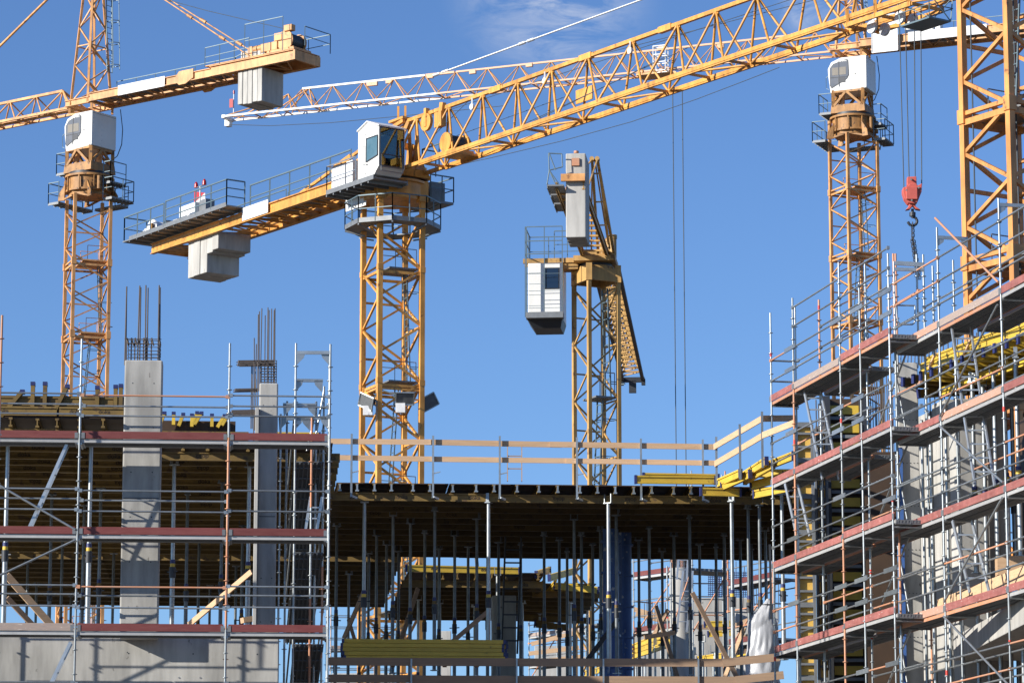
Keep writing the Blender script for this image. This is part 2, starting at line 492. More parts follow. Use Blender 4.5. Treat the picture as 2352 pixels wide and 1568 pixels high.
def truss_tri(par, O, u, n, ts, hfun, w, rc, rl, mc, ml_, t_end=None, top_range=None):
    """triangular lattice boom: bottom chords at n*+-w/2, top chord in the middle. ts = bottom nodes, tops halfway"""
    ch = MB(); la = MB()
    t0, t1 = ts[0], ts[-1]
    for sg in (-1, 1):
        ch.bar(O + u * t0 + n * sg * w / 2, O + u * t1 + n * sg * w / 2, rc, rc)
    tops = [(a + b) / 2 for a, b in zip(ts, ts[1:])]
    if top_range: tops = [t for t in tops if top_range[0] <= t <= top_range[1]]
    tp = [O + u * t + Z * hfun(t) for t in tops]
    for a, b in zip(tp, tp[1:]): ch.bar(a, b, rc * 1.05, rc * 1.05)
    ch.build('boom_chord', mc, par)
    for i, t in enumerate(ts):
        for sg in (-1, 1):
            b = O + u * t + n * sg * w / 2
            for tt, q in zip(tops, tp):
                if abs(tt - t) < abs(ts[1] - ts[0]) * .75:
                    la.tube(b, q, rl, 6)
        la.bar(O + u * t - n * w / 2, O + u * t + n * w / 2, rl * 1.8)
        if i + 1 < len(ts):
            sg = 1 if i % 2 else -1
            la.tube(O + u * t + n * sg * w / 2, O + u * ts[i + 1] - n * sg * w / 2, rl * .9, 6)
    la.build('boom_lacing', ml_, par)
    return tp

def railing(mb, pts, h=1.05, r=.022, mid=1, post=1.4, kick=False):
    for a, b in zip(pts, pts[1:]):
        a, b = Vector(a), Vector(b)
        mb.bar(a + Z * h, b + Z * h, r * 2)
        for k in range(mid):
            f = (k + 1) / (mid + 1)
            mb.bar(a + Z * h * f, b + Z * h * f, r * 1.5)
        n = max(1, round((b - a).length / post))
        for i in range(n + 1):
            p = a.lerp(b, i / n)
            mb.bar(p, p + Z * h, r * 2)

def girder(mb, a, b, h, fw=.16, tw=.03):     # I-girder, a..b on the bottom edge
    a, b = Vector(a), Vector(b)
    mb.bar(a + Z * h / 2, b + Z * h / 2, tw, h)
    mb.bar(a + Z * .02, b + Z * .02, fw, .04)
    mb.bar(a + Z * (h - .02), b + Z * (h - .02), fw, .04)

def ring(mb, c, r, z0, z1, n=28, r2=None):
    mb.tube(Vector((c.x, c.y, z0)), Vector((c.x, c.y, z1)), r, n, r2)

# ------------------------------------------------------------------ two cranes with a tall lattice head and a cab under the boom
def head_crane(nm, X, Y, d, uxy, al, paint, label, jib_len, cj, half, is_far):
    O = P(X, Y, d)
    u = Vector((uxy[0], uxy[1], 0)).normalized()          # towards the counter-jib
    n = Vector((u.y, -u.x, 0))                            # towards the camera's left
    if n.y > 0: n = -n
    th = thing('tower_crane', (O.x, O.y, 0), label, 'tower crane')
    L = lambda t, s, h: O + u * t + n * s + Z * h
    zt = O.z - 4.95
    mast(th, O, 1.92, al, 0, zt, .17 if not is_far else .16, paint, half[1] / 4, half[1], .066, 0, platforms=paint, k0=1, join=P(X, half[2], d).z)
    # slewing assembly
    r = MB(); ring(r, O, 1.16, O.z - 4.65, O.z - 3.85); ring(r, O, 1.30, O.z - 3.95, O.z - 3.84, 32); ring(r, O, 1.24, O.z - 4.72, O.z - 4.62, 32); ring(r, O, 1.12, O.z - 4.92, O.z - 4.72, 8)
    for k in range(10):
        a = 2 * math.pi * k / 10
        v = Vector((math.cos(a), math.sin(a), 0))
        r.box(O + v * 1.27 - Z * 4.35, v * .04, Vector((-v.y, v.x, 0)) * .03, Z * .38)
    for a, b in ((-1, -1), (-1, 1), (1, -1), (1, 1)):
        r.prism([L(a * .8, b * .9, -4.25), L(a * 1.15, b * 1.0, -4.8), L(a * 1.2, b * 1.0, -5.15), L(a * .85, b * .9, -5.15)], n * .10)
        r.tube(L(a * 1.2, b * .5, -4.7), L(a * 1.2, b * .5, -4.0), .12, 10)
        r.bar(L(a * .95, b * .95, -5.1), L(-a * .0, b * .95, -4.85), .09)
    r.build('slewing_ring', 'paint_grimy_shaded', th)
    dk = MB(); ring(dk, O, 1.1, O.z - 3.84, O.z - 3.66); dk.build('slewing_bearing', 'dark', th)
    sf = MB()
    sf.loft([[L(-1, -.95, -3.68), L(1, -.95, -3.68), L(1, .95, -3.68), L(-1, .95, -3.68)], [L(-.95, -.9, -3.2), L(.95, -.9, -3.2), L(.95, .9, -3.2), L(-.95, .9, -3.2)]])
    for a, b in ((-1, -1), (-1, 1), (1, -1), (1, 1)):
        sf.bar(L(a * .86, b * .84, -3.3), L(a * .86, b * .84, -2.35), .17)
    for s_ in (-1, 1):
        sf.bar(L(-.1, s_ * .86, -2.45), L(-.8, s_ * .86, -3.25), .13); sf.bar(L(-.1, s_ * .86, -2.45), L(.75, s_ * .86, -3.25), .13)
        sf.bar(L(s_ * .88, 0, -2.45), L(s_ * .88, .8, -3.25), .13); sf.bar(L(s_ * .88, 0, -2.45), L(s_ * .88, -.8, -3.25), .13)
        sf.bar(L(-.9, s_ * .86, -2.45), L(.9, s_ * .86, -2.45), .12); sf.bar(L(s_ * .88, -.8, -2.45), L(s_ * .88, .8, -2.45), .12)
    sf.build('slewing_frame', 'paint_grimy_shaded', th)
    mt = MB(); mt.tube(L(-.45, .55, -3.2), L(-.45, .55, -2.55), .17, 12); mt.tube(L(.4, -.3, -3.2), L(.4, -.3, -2.6), .15, 12)
    mt.build('slewing_motor', paint, th)
    # galleries
    def gallery(t0, t1, s0, s1, h, sides):
        fl = MB(); fl.box(L((t0 + t1) / 2, (s0 + s1) / 2, h), u * (t1 - t0) / 2, n * (s1 - s0) / 2, Z * .035)
        k = 6
        for i in range(k + 1):
            s = s0 + (s1 - s0) * i / k
            fl.bar(L(t0, s, h - .07), L(t1, s, h - .07), .04, .07)
        fl.build('gallery_floor', 'galv_dull', th)
        rl = MB(); railing(rl, [L(*q, h) for q in sides], 1.1, .022, 1, .9)
        rl.build('railing', 'rail', th)
    gallery(-1.75, -1.0, -.9, .7, -3.55, [(-1.0, .7), (-1.75, .7), (-1.75, -.9)])
    gallery(1.2, 1.7, -1.0, .2, -4.3, [(1.2, .2), (1.7, .2), (1.7, -1.0)])
    gallery(-2.1, -1.35, -1.7, .9, -5.15, [(-1.35, .9), (-2.1, .9), (-2.1, -1.7), (-1.35, -1.7)])
    gallery(1.3, 1.95, -1.35, .3, -5.2, [(1.3, .3), (1.95, .3), (1.95, -1.35), (1.3, -1.35)])
    gallery(-.9, 1.0, -1.95, -1.4, -5.2, [(-.9, -1.95), (1.0, -1.95)])
    # cab
    cl, cw = cj['cab']
    h0, h1 = -2.5, -.5
    side = [(-cl + .12, h0), (cl, h0 + .12), (cl, h1), (-cl + .75, h1), (-cl + .18, h1 - .22), (-cl - .02, h1 - .6), (-cl, h1 - 1.0)]
    cb = MB(); cb.prism([L(t, cw, h) for t, h in side], -n * 2 * cw)
    cab = cb.build('cab', 'white', th, bevel=.04)
    win = [(-cl + .10, h0 + .42), (-cl + .2, h0 + .26), (-cl + 1.10, h0 + .72), (-cl + 1.24, h0 + .95), (-cl + 1.2, h1 - .2), (-cl + 1.1, h1 - .1), (-cl + .3, h1 - .34), (-cl + .10, h1 - .58)]
    wf = MB(); wf.prism([L(t, cw + .012, h) for t, h in win], -n * .03)
    w_ = wf.build('window_frame', 'dark', cab)
    cx_ = sum(t for t, h in win) / len(win); cz_ = sum(h for t, h in win) / len(win)
    wp = MB(); wp.prism([L(cx_ + (t - cx_) * .93, cw + .02, cz_ + (h - cz_) * .93) for t, h in win], -n * .006)
    wp.build('window_pane', M['pane'], w_)
    vb = MB(); vb.box(L(-cl + .64, cw + .03, h1 - .95), u * .018, n * .004, Z * .72); vb.box(L(-cl + .62, cw + .03, h1 - 1.12), u * .5, n * .004, Z * .014); vb.box(L(-cl + .8, cw + .026, h1 - 1.3), u * .2, n * .003, Z * .14); vb.build('window_bar', 'dark', w_)
    for (a, b) in ((.25, .6), (.66, 1.05)):
        bd = MB(); bd.box(L(-cl + (a + b) / 2, cw + .024, h1 - .78), u * (b - a) / 2, n * .002, Z * .22)
        bd.build('sun_board', 'cardboard2', w_)
    se = MB()
    for tt3 in (.32, .62): se.box(L(cl * tt3 - .1, cw + .003, (h0 + h1) / 2 + .05), u * .006, n * .003, Z * .86)
    se.box(L(cl * .4, cw + .003, h0 + .16), u * cl * .58, n * .003, Z * .006); se.box(L(cl + .003, 0, h0 + .12), u * .003, n * cw * .96, Z * .006); se.box(L(cl + .003, 0, h1 - .12), u * .003, n * cw * .96, Z * .006)
    se.box(L(cl * .42, cw + .02, (h0 + h1) / 2), u * .05, n * .015, Z * .015); se.build('door_seam', 'dark', cab)
    hr = MB(); hr.bar(L(-cl - .12, cw, h0 + .3), L(-cl - .12, cw, h0 + .9), .03); hr.bar(L(-cl - .12, cw, h0 + .9), L(-cl, cw, h0 + 1.0), .03); hr.bar(L(-cl - .12, cw, h0 + .3), L(-cl + .05, cw, h0 + .2), .03)
    hr.build('grab_rail', 'rail', cab)
    lettering('Litronic', .17, L(-cl + .85, cw + .03, h1 - .2), u, (Z + u * .12).normalized(), 'white', w_)
    rv = MB()
    for i in range(7):
        for tt in (cw - .1, cw - .75):
            rv.box(L(cl + .004, tt, h0 + .2 + i * .28), u * .006, n * .012, Z * .012)
    rv.build('rivet_row', 'galv', cab)
    # lattice head
    hd = MB(); H = cj['head']; top = .22
    bq = [(-.62, -.9), (-.62, .9), (.62, .9), (.62, -.9)]
    def hq(i, f):
        t, s = bq[i]
        return L(t * (1 - f) + math.copysign(top, t) * f, s * (1 - f) + math.copysign(top, s) * f, .1 + H * f)
    NP = 8
    for i in range(4):
        hd.bar(hq(i, -.02), hq(i, 1), .12)
        j = (i + 1) % 4
        for k in range(NP):
            f0, f1 = k / NP, (k + 1) / NP
            a, b = (i, j) if (k + i) % 2 else (j, i)
            hd.bar(hq(a, f0), hq(b, f1), .065)
            if k % 3 == 2: hd.bar(hq(i, f1), hq(j, f1), .06)
    hd.build('crane_head', paint, th)
    ld = MB()
    for s in (-.2, .2): ld.bar(L(.78, -.55 + s, 1.9), L(.52, -.55 + s, 1.9 + H * .8), .04)
    for i in range(22): 
        f = i / 22; t = .78 - .26 * f; hh = 1.9 + H * .8 * f
        ld.bar(L(t, -.75, hh), L(t, -.35, hh), .026)
        if i % 4 == 1:
            hp = [L(t, -.75, hh), L(t + .5, -.8, hh), L(t + .68, -.55, hh), L(t + .5, -.3, hh), L(t, -.35, hh)]
            for p, q in zip(hp, hp[1:]): ld.bar(p, q, .035)
    for s in (-.8, -.3): ld.bar(L(1.28, s, 2.0), L(1.02, s, 1.9 + H * .75), .028)
    ld.build('ladder', 'rail', th)
    # joint block between head and boom
    jb = MB()
    for s_ in (-1, 1):
        girder(jb, L(-1.0, s_ * .9, -.05), L(.75, s_ * .9, -.05), .34)
        jb.bar(L(s_ * .75, -.9, .05), L(s_ * .75, .9, .05), .16)
        jb.bar(L(s_ * .8, -.8, -.38), L(s_ * .8, -.8, .1), .12); jb.bar(L(s_ * .8, .8, -.38), L(s_ * .8, .8, .1), .12)
        jb.bar(L(-.75, s_ * .85, .25), L(.75, -s_ * .85, .25), .07)
    jb.build('turntable_beam', paint, th)
    # counter-jib
    TL = cj['len']; W2 = .9
    gm = MB()
    for s_ in (-1, 1):
        girder(gm, L(.75, s_ * W2, 0), L(TL * .62, s_ * W2, 0), .45)
        girder(gm, L(TL * .62, s_ * W2, 0), L(TL, s_ * W2, 0), .55, .22)
        gm.prism([L(TL * .48, s_ * (W2 + .05), -.12), L(TL * .51, s_ * (W2 + .05), -.12), L(TL * .545, s_ * (W2 + .05), .12), L(TL * .545, s_ * (W2 + .05), .6), L(TL * .48, s_ * (W2 + .05), .6), L(TL * .455, s_ * (W2 + .05), .2)], n * s_ * .06)
    k = 0; t = 1.2
    while t < TL - .8:
        gm.bar(L(t, -W2, .12), L(t, W2, .12), .09); 
        gm.bar(L(t, -W2 if k % 2 else W2, .1), L(t + 1.1, W2 if k % 2 else -W2, .1), .06)
        t += 1.1; k += 1
    gm.box(L(TL * .8, 0, .585), u * TL * .2, n * (W2 + .12), Z * .02)
    gm.bar(L(TL, -W2 - .1, .25), L(TL, W2 + .1, .25), .12, .5)
    gm.build('counter_jib', paint, th)
    wk = MB(); wk.box(L(TL * .31 + .4, 0, .30), u * TL * .3, n * .72, Z * .02); wk.build('walkway', 'galv_dull', th)
    rl = MB()
    railing(rl, [L(.9, -W2 - .1, .45), L(TL * .62, -W2 - .1, .45), L(TL * .66, -W2 - .1, .6), L(TL + .7, -W2 - .1, .6), L(TL + .7, W2 + .1, .6)], 1.0, .02, 1, 1.5)
    railing(rl, [L(TL * .60, W2 + .12, .55), L(TL * .80, W2 + .12, .6)], 1.0, .02, 1, 1.2)
    railing(rl, [L(TL * .78, W2 + .12, .6), L(TL * .95, W2 + .12, .6)], 1.75, .02, 1, 1.2)
    rl.build('railing', 'rail', th)
    sb = MB(); a, b = cj['sign']; sb.box(L((a + b) / 2, W2 + .1, .24), u * (b - a) / 2, n * .015, Z * .27); sb.build('sign_panel', 'white_dirty', th)
    if not is_far:
        c0, c1 = cj['cw']
        nS = 5; wS = (c1 - c0) / nS
        for i in range(nS):
            cm = MB(); cm.box(L(c0 + wS * (i + .5), 0, -.88), u * (wS * .5 - .012), n * (.84 - .02 * (i % 2)), Z * (.86 + .03 * (i % 3)))
            cm.build('counterweight_slab', 'concrete_pale', th, bevel=.03)
        for i in range(6):
            cm = MB(); cm.box(L(c0 + .1 + .27 * i, -.1, .86), u * .125, n * .7, Z * .24); cm.build('ballast_block', 'concrete_pale', th, bevel=.02)
    # hoist winch at the end
    wn = MB()
    wn.tube(L(TL - 1.0, -.55, 1.25), L(TL - 1.0, -.48, 1.25), .52, 20); wn.tube(L(TL - 1.0, .5, 1.25), L(TL - 1.0, .57, 1.25), .52, 20)
    wn.box(L(TL - 2.0, .45, 1.05), u * .55, n * .2, Z * .22); wn.tube(L(TL - 3.1, .45, 1.1), L(TL - 2.5, .45, 1.1), .2, 14)
    wn.box(L(TL - 1.45, .3, 1.5), u * .25, n * .3, Z * .2); wn.box(L(TL - 1.2, 0, .72), u * .9, n * .7, Z * .1)
    wn.box(L(TL - 3.3, .45, 1.0), u * .15, n * .16, Z * .28); wn.box(L(TL - .75, .5, 1.85), u * .26, n * .16, Z * .16)
    w1 = wn.build('hoist_winch', paint, th, bevel=.02)
    dr = MB(); dr.tube(L(TL - 1.0, -.48, 1.25), L(TL - 1.0, .5, 1.25), .42, 20); dr.build('winch_drum', 'dark', w1)
    apex = L(0, 0, .1 + H)
    pn = MB()
    for s_ in (-.35, .35):
        a, b = apex + n * s_ * .3, L(TL * cj['pend'], s_ * 2.2, .6)
        pn.tube(a, b, .035, 6)
        for f in (.42, .62, .82):
            q = a.lerp(b, f); dd = (b - a).normalized()
            pn.tube(q - dd * .22, q + dd * .22, .085, 8)
    pn.build('pendant_rod', paint, th)
    # boom
    JB = MB
    N = int(jib_len / 2.0)
    ts = [-1.1 - i * (jib_len - 1.1) / N for i in range(N + 1)]
    wj = 1.15; hj = 1.35 if is_far else 1.2
    if is_far:
        k = int(N * .68)
        truss_tri(th, O, u, n, ts[:k + 1], lambda t: hj, wj, .10, .034, 'paint_pink_hazed', paint)
        truss_tri(th, O, u, n, ts[k:], lambda t: hj, wj, .11, .034, 'white', paint, top_range=(-jib_len + 4.2, 0))
        e = MB()
        e.bar(L(ts[k] + .9, 0, hj), L(ts[k] - .95, 0, hj), .13)
        e.build('boom_joint', 'paint_pink_hazed', th)
        ti = MB(); q = L(-jib_len + 5.0, 0, hj)
        pass
        ti.bar(L(-jib_len, -.6, 0), L(-jib_len, .6, 0), .2); ti.box(L(-jib_len - .1, -.3, -.2), u * .16, n * .2, Z * .22)
        ti.build('boom_tip', 'white', th)
        tl_ = MB()
        for aa, bb_ in ((.3, 2.2), (2.2, 3.6), (3.6, 5.0)):
            for s_ in (-1, 1):
                tl_.tube(L(-jib_len + aa, s_ * wj / 2, .05), L(-jib_len + (aa + bb_) / 2 + 1.2, 0, hj * min(1, ((aa + bb_) / 2 + 1.2) / 5)), .04, 6)
                tl_.tube(L(-jib_len + (aa + bb_) / 2 + 1.2, 0, hj * min(1, ((aa + bb_) / 2 + 1.2) / 5)), L(-jib_len + bb_ + 1.0, s_ * wj / 2, .05), .04, 6)
        tl_.build('tip_lacing', paint, th)
        ob = MB(); ob.tube(L(-jib_len + .4, 0, 0), L(-jib_len + .4, 0, 1.5), .03, 6); ob.build('lamp_pole', 'white', th)
        lp = MB(); lp.tube(L(-jib_len + .4, 0, 1.5), L(-jib_len + .4, 0, 1.7), .06, 10, .05); lp.build('warning_lamp', 'lamp_red', th)
        fg = MB(); fg.box(L(-jib_len + .28, .1, .9), u * .12, n * .012, Z * .27); fg.build('wind_flag', 'lamp_red', th)
    else:
        truss_tri(th, O, u, n, ts, lambda t: hj, wj, .13, .045, paint, paint)
        e = MB(); e.tube(L(ts[0], wj / 2, .05), L((ts[0] + ts[1]) / 2, 0, hj), .06, 6); e.tube(L(-1.0, -.6, .2), L((ts[0] + ts[1]) / 2, 0, hj), .06, 6); e.tube(L(-1.0, .6, .2), L((ts[0] + ts[1]) / 2, 0, hj), .06, 6)
        e.build('boom_root', paint, th)
        lw_ = MB(); lw_.bar(L(-8.2, 0, hj), L(-8.2, 0, hj + .45), .09); lw_.bar(L(-8.6, 0, hj), L(-8.6, 0, hj + .45), .09); lw_.build('lifting_lug', 'white', th)
    cat = MB(); cat.bar(L(-1.2, 0, .02), L(-jib_len * .96, 0, .02), .45, .03)
    if not is_far: cat.build('boom_walkway', paint, th)
    e2_ = MB(); e2_.bar(L(-1.1, .55, .03), L(-1.1, -.55, .03), .1); e2_.bar(L(-1.1, .6, 0), L(-.9, .7, .1), .16); e2_.bar(L(-1.1, -.6, 0), L(-.9, -.7, .1), .16)
    e2_.build('boom_hinge', paint, th)
    cbm = MB(); a = L(cl, cw * .5, -.3)
    pts = [L(1.15, -1.05, -.1), L(1.25, -1.15, -1.2), L(1.2, -1.15, -2.0), L(.95, -1.1, -2.6), L(.6, -.8, -3.0)]
    cbm.path(pts, .025, 6); cbm.build('power_cable', 'rope', th)
    return th, O, u, n, L, apex
GL2 = 'glass_dark'

craneA, OA, uA, nA, LA, apA = head_crane('a', 209, 246, 180, (.8, -.6), .345, 'paint_pale',
    'pale orange tower crane at the far left with white cab and grey slab counterweights', 13,
    dict(cab=(1.0, .93), head=8.4, len=15.0, sign=(2.9, 6.2), cw=(11.1, 12.75), pend=.80), (.93, 3.87, 609), False)
# extra pendant towards the boom
rq = MB(); rq.path([apA - Z * 1.5, apA.lerp(LA(13.9, .2, 1.9), .6) - Z * .7, LA(13.9, .2, 1.9)], .018, 5); rq.build('hoist_rope', 'rope', craneA)
p = MB(); p.tube(apA, LA(-12.5, 0, 1.25), .07, 8); p.build('pendant_rod', 'paint_pale', craneA)

craneD, OD, uD, nD, LD, apD = head_crane('d', 1956, 120, 190, (.92, -.39), .43, 'paint_pale',
    'slim tower crane with white cab and long pale boom reaching left to a white tip', 39.5,
    dict(cab=(1.12, .9), head=7.4, len=22.0, sign=(3.6, 8.1), cw=(18, 20), pend=.9), (1.0, 3.77, 439), True)
br = MB(); br.box(LD(2.3, 1.15, .55), uD * .72, nD * .03, Z * 1.02); bb = br.build('board', 'white', craneD); bb['label'] = 'square white board'
bf = MB()
for a, b in (((1.55, -.5), (3.05, -.5)), ((3.05, -.5), (3.05, 1.6)), ((3.05, 1.6), (1.55, 1.6)), ((1.55, 1.6), (1.55, -.5))):
    bf.bar(LD(a[0], 1.19, a[1]), LD(b[0], 1.19, b[1]), .05)
bf.build('board_frame', 'white_dirty', bb)
eb = MB(); eb.box(LD(3.9, -.4, .95), uD * .8, nD * .3, Z * .36); eb.build('electric_cabinet', 'white', craneD)
eb = MB(); eb.box(LD(5.0, -.4, .95), uD * .14, nD * .3, Z * .38); eb.build('electric_cabinet', 'white', craneD)
# pendant of the far boom
att = hit(985, 178, OD, nD)
pr = MB(); pr.tube(apD, att, .055, 8)
dd = (att - apD).normalized()
for f_ in (.030, .24):
    q = att.lerp(apD, f_)
    pr.tube(q - dd * .5, q - dd * .08, .10, 8); pr.tube(q + dd * .08, q + dd * .5, .10, 8)
pr.build('pendant_rod', 'rope_light', craneD)
jk = MB()
for X_, Y_ in ((860, 193), (850, 194), (894, 188), (988, 176), (1086, 166), (1216, 150), (1655, 107), (1520, 112)):
    q = hit(X_, Y_, OD, nD); jk.box(q, uD * .2, nD * .09, Z * .11)
jk.build('boom_knuckle', 'paint_pink_hazed', craneD)
# trolley of the far boom with white cage
q = hit(1530, 172, OD, nD); t_ = (q - OD).dot(uD)
tr = MB(); tr.box(LD(t_ - .6, 0, -.15), uD * 1.0, nD * .65, Z * .06)
for s_ in (-.6, .6): tr.tube(LD(t_ - 1.3, s_, -.02), LD(t_ - 1.2, s_ * .8, -.02), .16, 12); tr.tube(LD(t_ + .3, s_, -.02), LD(t_ + .3, s_ * .8, -.02), .16, 12)
tr.build('trolley', 'paint_pale', craneD)
cg = MB()
for a in (0, .75):
    for s_ in (.75, 1.2):
        cg.bar(LD(t_ - .35 + a, s_, -.2), LD(t_ - .35 + a, s_, 1.25), .06)
for h in (-.2, .3, .75, 1.25):
    cg.bar(LD(t_ - .35, .75, h), LD(t_ + .4, .75, h), .05); cg.bar(LD(t_ - .35, 1.2, h), LD(t_ + .4, 1.2, h), .05); cg.bar(LD(t_ - .35, .75, h), LD(t_ - .35, 1.2, h), .05); cg.bar(LD(t_ + .4, .75, h), LD(t_ + .4, 1.2, h), .05)
cg.build('service_cage', 'white', craneD)
for X_, Xb in ((1545, 1556), (1567, 1576)):
    a = hit(X_, 205, OD, nD)
    rp = MB(); rp.tube(a, Vector((a.x + .05, a.y, 3)), .028, 5); rp.build('hoist_rope', 'rope', craneD)
rp = MB(); pts = [hit(X_, Y_, OD + nD * 1.2, nD) for X_, Y_ in ((520, 286), (620, 289), (760, 282), (930, 266), (1160, 243))]
rp.path(pts, .02, 5); rp.build('trolley_rope', 'rope', craneD)
pts = [hit(X_, Y_, OD + nD * 2.0, nD) for X_, Y_ in ((1020, 386), (1130, 362), (1290, 324), (1450, 280), (1600, 228), (1700, 190), (1790, 155))]
rp = MB(); rp.path(pts, .022, 5); rp.build('trolley_rope', 'rope', craneD)

# ------------------------------------------------------------------ crane B: centre, cab on the side of a flat-top boom
dB = 146.0
OB = P(903, 400, dB)
uB = Vector((.576, -.818, 0)).normalized(); nB = Vector((-.818, -.576, 0)).normalized()
OBj = hit(951, 378, OB + nB * .65, nB)      # near bottom chord reference point
ZB = OBj.z
OBz = Vector((OB.x, OB.y, ZB))
craneB = thing('tower_crane', (OB.x, OB.y, 0), 'yellow tower crane in the centre with side-mounted white cab and boom rising to the right', 'tower crane')
LB = lambda t, s, h: OBz + uB * t + nB * s + Z * h
zt = P(903, 458, dB).z
csB, e1B, e2B = mast(craneB, OB, 1.93, .404, 0, zt, .21, 'paint_yellow', 1.22, 4.88, .088, 0, platforms='galv_dull', collars='slim', join=P(903, 626, dB).z)
# nodes of the boom
near = [hit(X_, 378 - (X_ - 951) * .3435, OB + nB * .65, nB) for X_ in (994, 1071, 1151, 1231, 1311, 1414, 1514, 1601, 1698, 1791, 1888, 1988, 2095, 2200)]
tn = [(q - OBz).dot(uB) for q in near]
tops_px = [(957, 263), (1031, 240), (1109, 212), (1189, 184), (1267, 158), (1351, 127), (1454, 102), (1557, 74), (1645, 43), (1738, 12)]
tt_ = [(hit(X_, Y_, OBz, nB) - OBz) for X_, Y_ in tops_px]
tops = [(v.dot(uB), v.z) for v in tt_]
for k in range(4):
    tops.append((tops[-1][0] + 3.0, 1.98))
hB = sum(z for _, z in tops[:8]) / 8
tops = [(t, hB) for t, z in tops]
tn = [(a[0] + b[0]) / 2 for a, b in zip(tops, tops[1:])]
ch = MB(); la = MB()
for s_ in (-.65, .65):
    ch.bar(LB(.6, s_, 0), LB(tn[-1] + 1, s_, 0), .15)
    ch.bar(LB(tn[0], s_, -.11), LB(tn[-1] + 1, s_, -.11), .11, .05)
ch.bar(LB(tops[0][0] - .6, 0, hB), LB(tops[-1][0], 0, hB), .15)
ch.build('boom_chord', 'paint_yellow', craneB)
for i, t in enumerate(tn):
    for s_ in (-.65, .65):
        la.tube(LB(t, s_, 0), LB(tops[i][0], 0, hB), .05, 8)
        la.tube(LB(t, s_, 0), LB(tops[i + 1][0], 0, hB), .05, 8)
    la.bar(LB(t, -.65, 0), LB(t, .65, 0), .09)
    if i + 1 < len(tn):
        la.tube(LB(t, .65 if i % 2 else -.65, 0), LB(tn[i + 1], -.65 if i % 2 else .65, 0), .045, 8)
for s_ in (-.65, .65): la.tube(LB(.8, s_, 0), LB(tops[0][0], 0, hB), .06, 8)
la.build('boom_lacing', 'paint_yellow', craneB)
kn = MB()
for i, (t, z) in enumerate(tops[:10]):
    kn.box(LB(t, 0, hB - .07), uB * .16, nB * .035, Z * .09)
for X_, Y_ in ((1140, 197), (1347, 128), (1530, 82)):
    q = hit(X_, Y_, OBz, nB); kn.box(LB((q - OBz).dot(uB), 0, hB), uB * .4, nB * .1, Z * .12)
kn.build('gusset', 'paint_yellow', craneB)
# head plates where the tie rods meet the boom
hp = MB()
a, b = hit(866 - 10, 285, OBz, nB), hit(925, 266, OBz, nB)
t0 = (b - OBz).dot(uB)
hp.bar(LB(t0 - 1.7, -.2, hB - .35), LB(t0 + .4, -.2, hB), .14, .16); hp.bar(LB(t0 - 1.7, .2, hB - .35), LB(t0 + .4, .2, hB), .14, .16)
hp.box(LB(t0 - .1, 0, hB + .12), uB * .55, nB * .3, Z * .05); hp.bar(LB(t0 - .2, .1, hB + .1), LB(t0 - .2, .1, hB + .75), .09); hp.bar(LB(t0 + .05, -.1, hB + .1), LB(t0 + .05, -.1, hB + .75), .09)
hp.build('tie_head', 'paint_yellow', craneB)
tie = MB()
for s_, off in ((.55, 0), (-.55, .0)):
    a = LB(t0 - 1.6, s_ * .4, hB - .35); b = hit(648 if s_ > 0 else 700, 475, OBz + nB * s_, nB)
    tie.bar(a, b, .10, .13); d_ = (b - a).normalized()
    for f in (.32, .4): q = a.lerp(b, f); tie.bar(q - d_ * .35, q + d_ * .35, .14, .26)
tie.build('tie_rod', 'paint_yellow', craneB)
sv = MB()
q = hit(980, 281, OBz + nB * .1, nB); sv.tube(q - nB * .07, q + nB * .07, .38, 22); sv.box(q + Z * .2, uB * .08, nB * .1, Z * .4)
q2 = hit(1011, 275, OBz + nB * .1, nB); sv.box(q2, uB * .26, nB * .13, Z * .32); sv.bar(q2 + Z * .2 + uB * .1, q2 + Z * .7 + uB * .2, .18, .25); 
sv.build('rope_sheave', 'paint_yellow', craneB)
for X_, Y_ in ((1084, 212), (1251, 157), (1357 + 90, 106)):
    q = LB((hit(X_, Y_, OBz + nB * .1, nB) - OBz).dot(uB), .1, hB - .42); m_ = MB(); m_.tube(q - nB * .04, q + nB * .04, .13, 16); m_.bar(q, q + Z * .38, .06); m_.build('guide_pulley', 'white_dirty', craneB)
# winch inside boom
q = hit(1045, 330, OBz + nB * .1, nB)
wn = MB(); wn.tube(q - nB * .5, q - nB * .42, .42, 22); wn.tube(q + nB * .42, q + nB * .5, .42, 22); wn.box(q - Z * .45, uB * .6, nB * .55, Z * .07); wn.box(q - uB * .6 + Z * .05, uB * .22, nB * .16, Z * .14)
wb = wn.build('trolley_winch', 'paint_yellow', craneB); dm = MB(); dm.tube(q - nB * .42, q + nB * .42, .33, 22); dm.build('winch_drum', 'dark', wb)
sb = MB(); q = hit(1342, 218, OBz - nB * .3, nB); sb.box(q, uB * .55, nB * .02, Z * .28); o_ = sb.build('notice_board', 'paint_yellow', craneB)
rp = MB()
for X0, Y0, X1, Y1 in ((1075, 345, 1580, 110), (1090, 345, 1530, 130), (1010, 326, 1300, 222), (990, 318, 1092, 216), (1400, 100 + 20, 1950, -20), (985, 268, 2000, -60)):
    rp.tube(hit(X0, Y0, OBz, nB), hit(X1, Y1, OBz, nB), .014, 5)
rp.build('hoist_rope', 'rope', craneB)
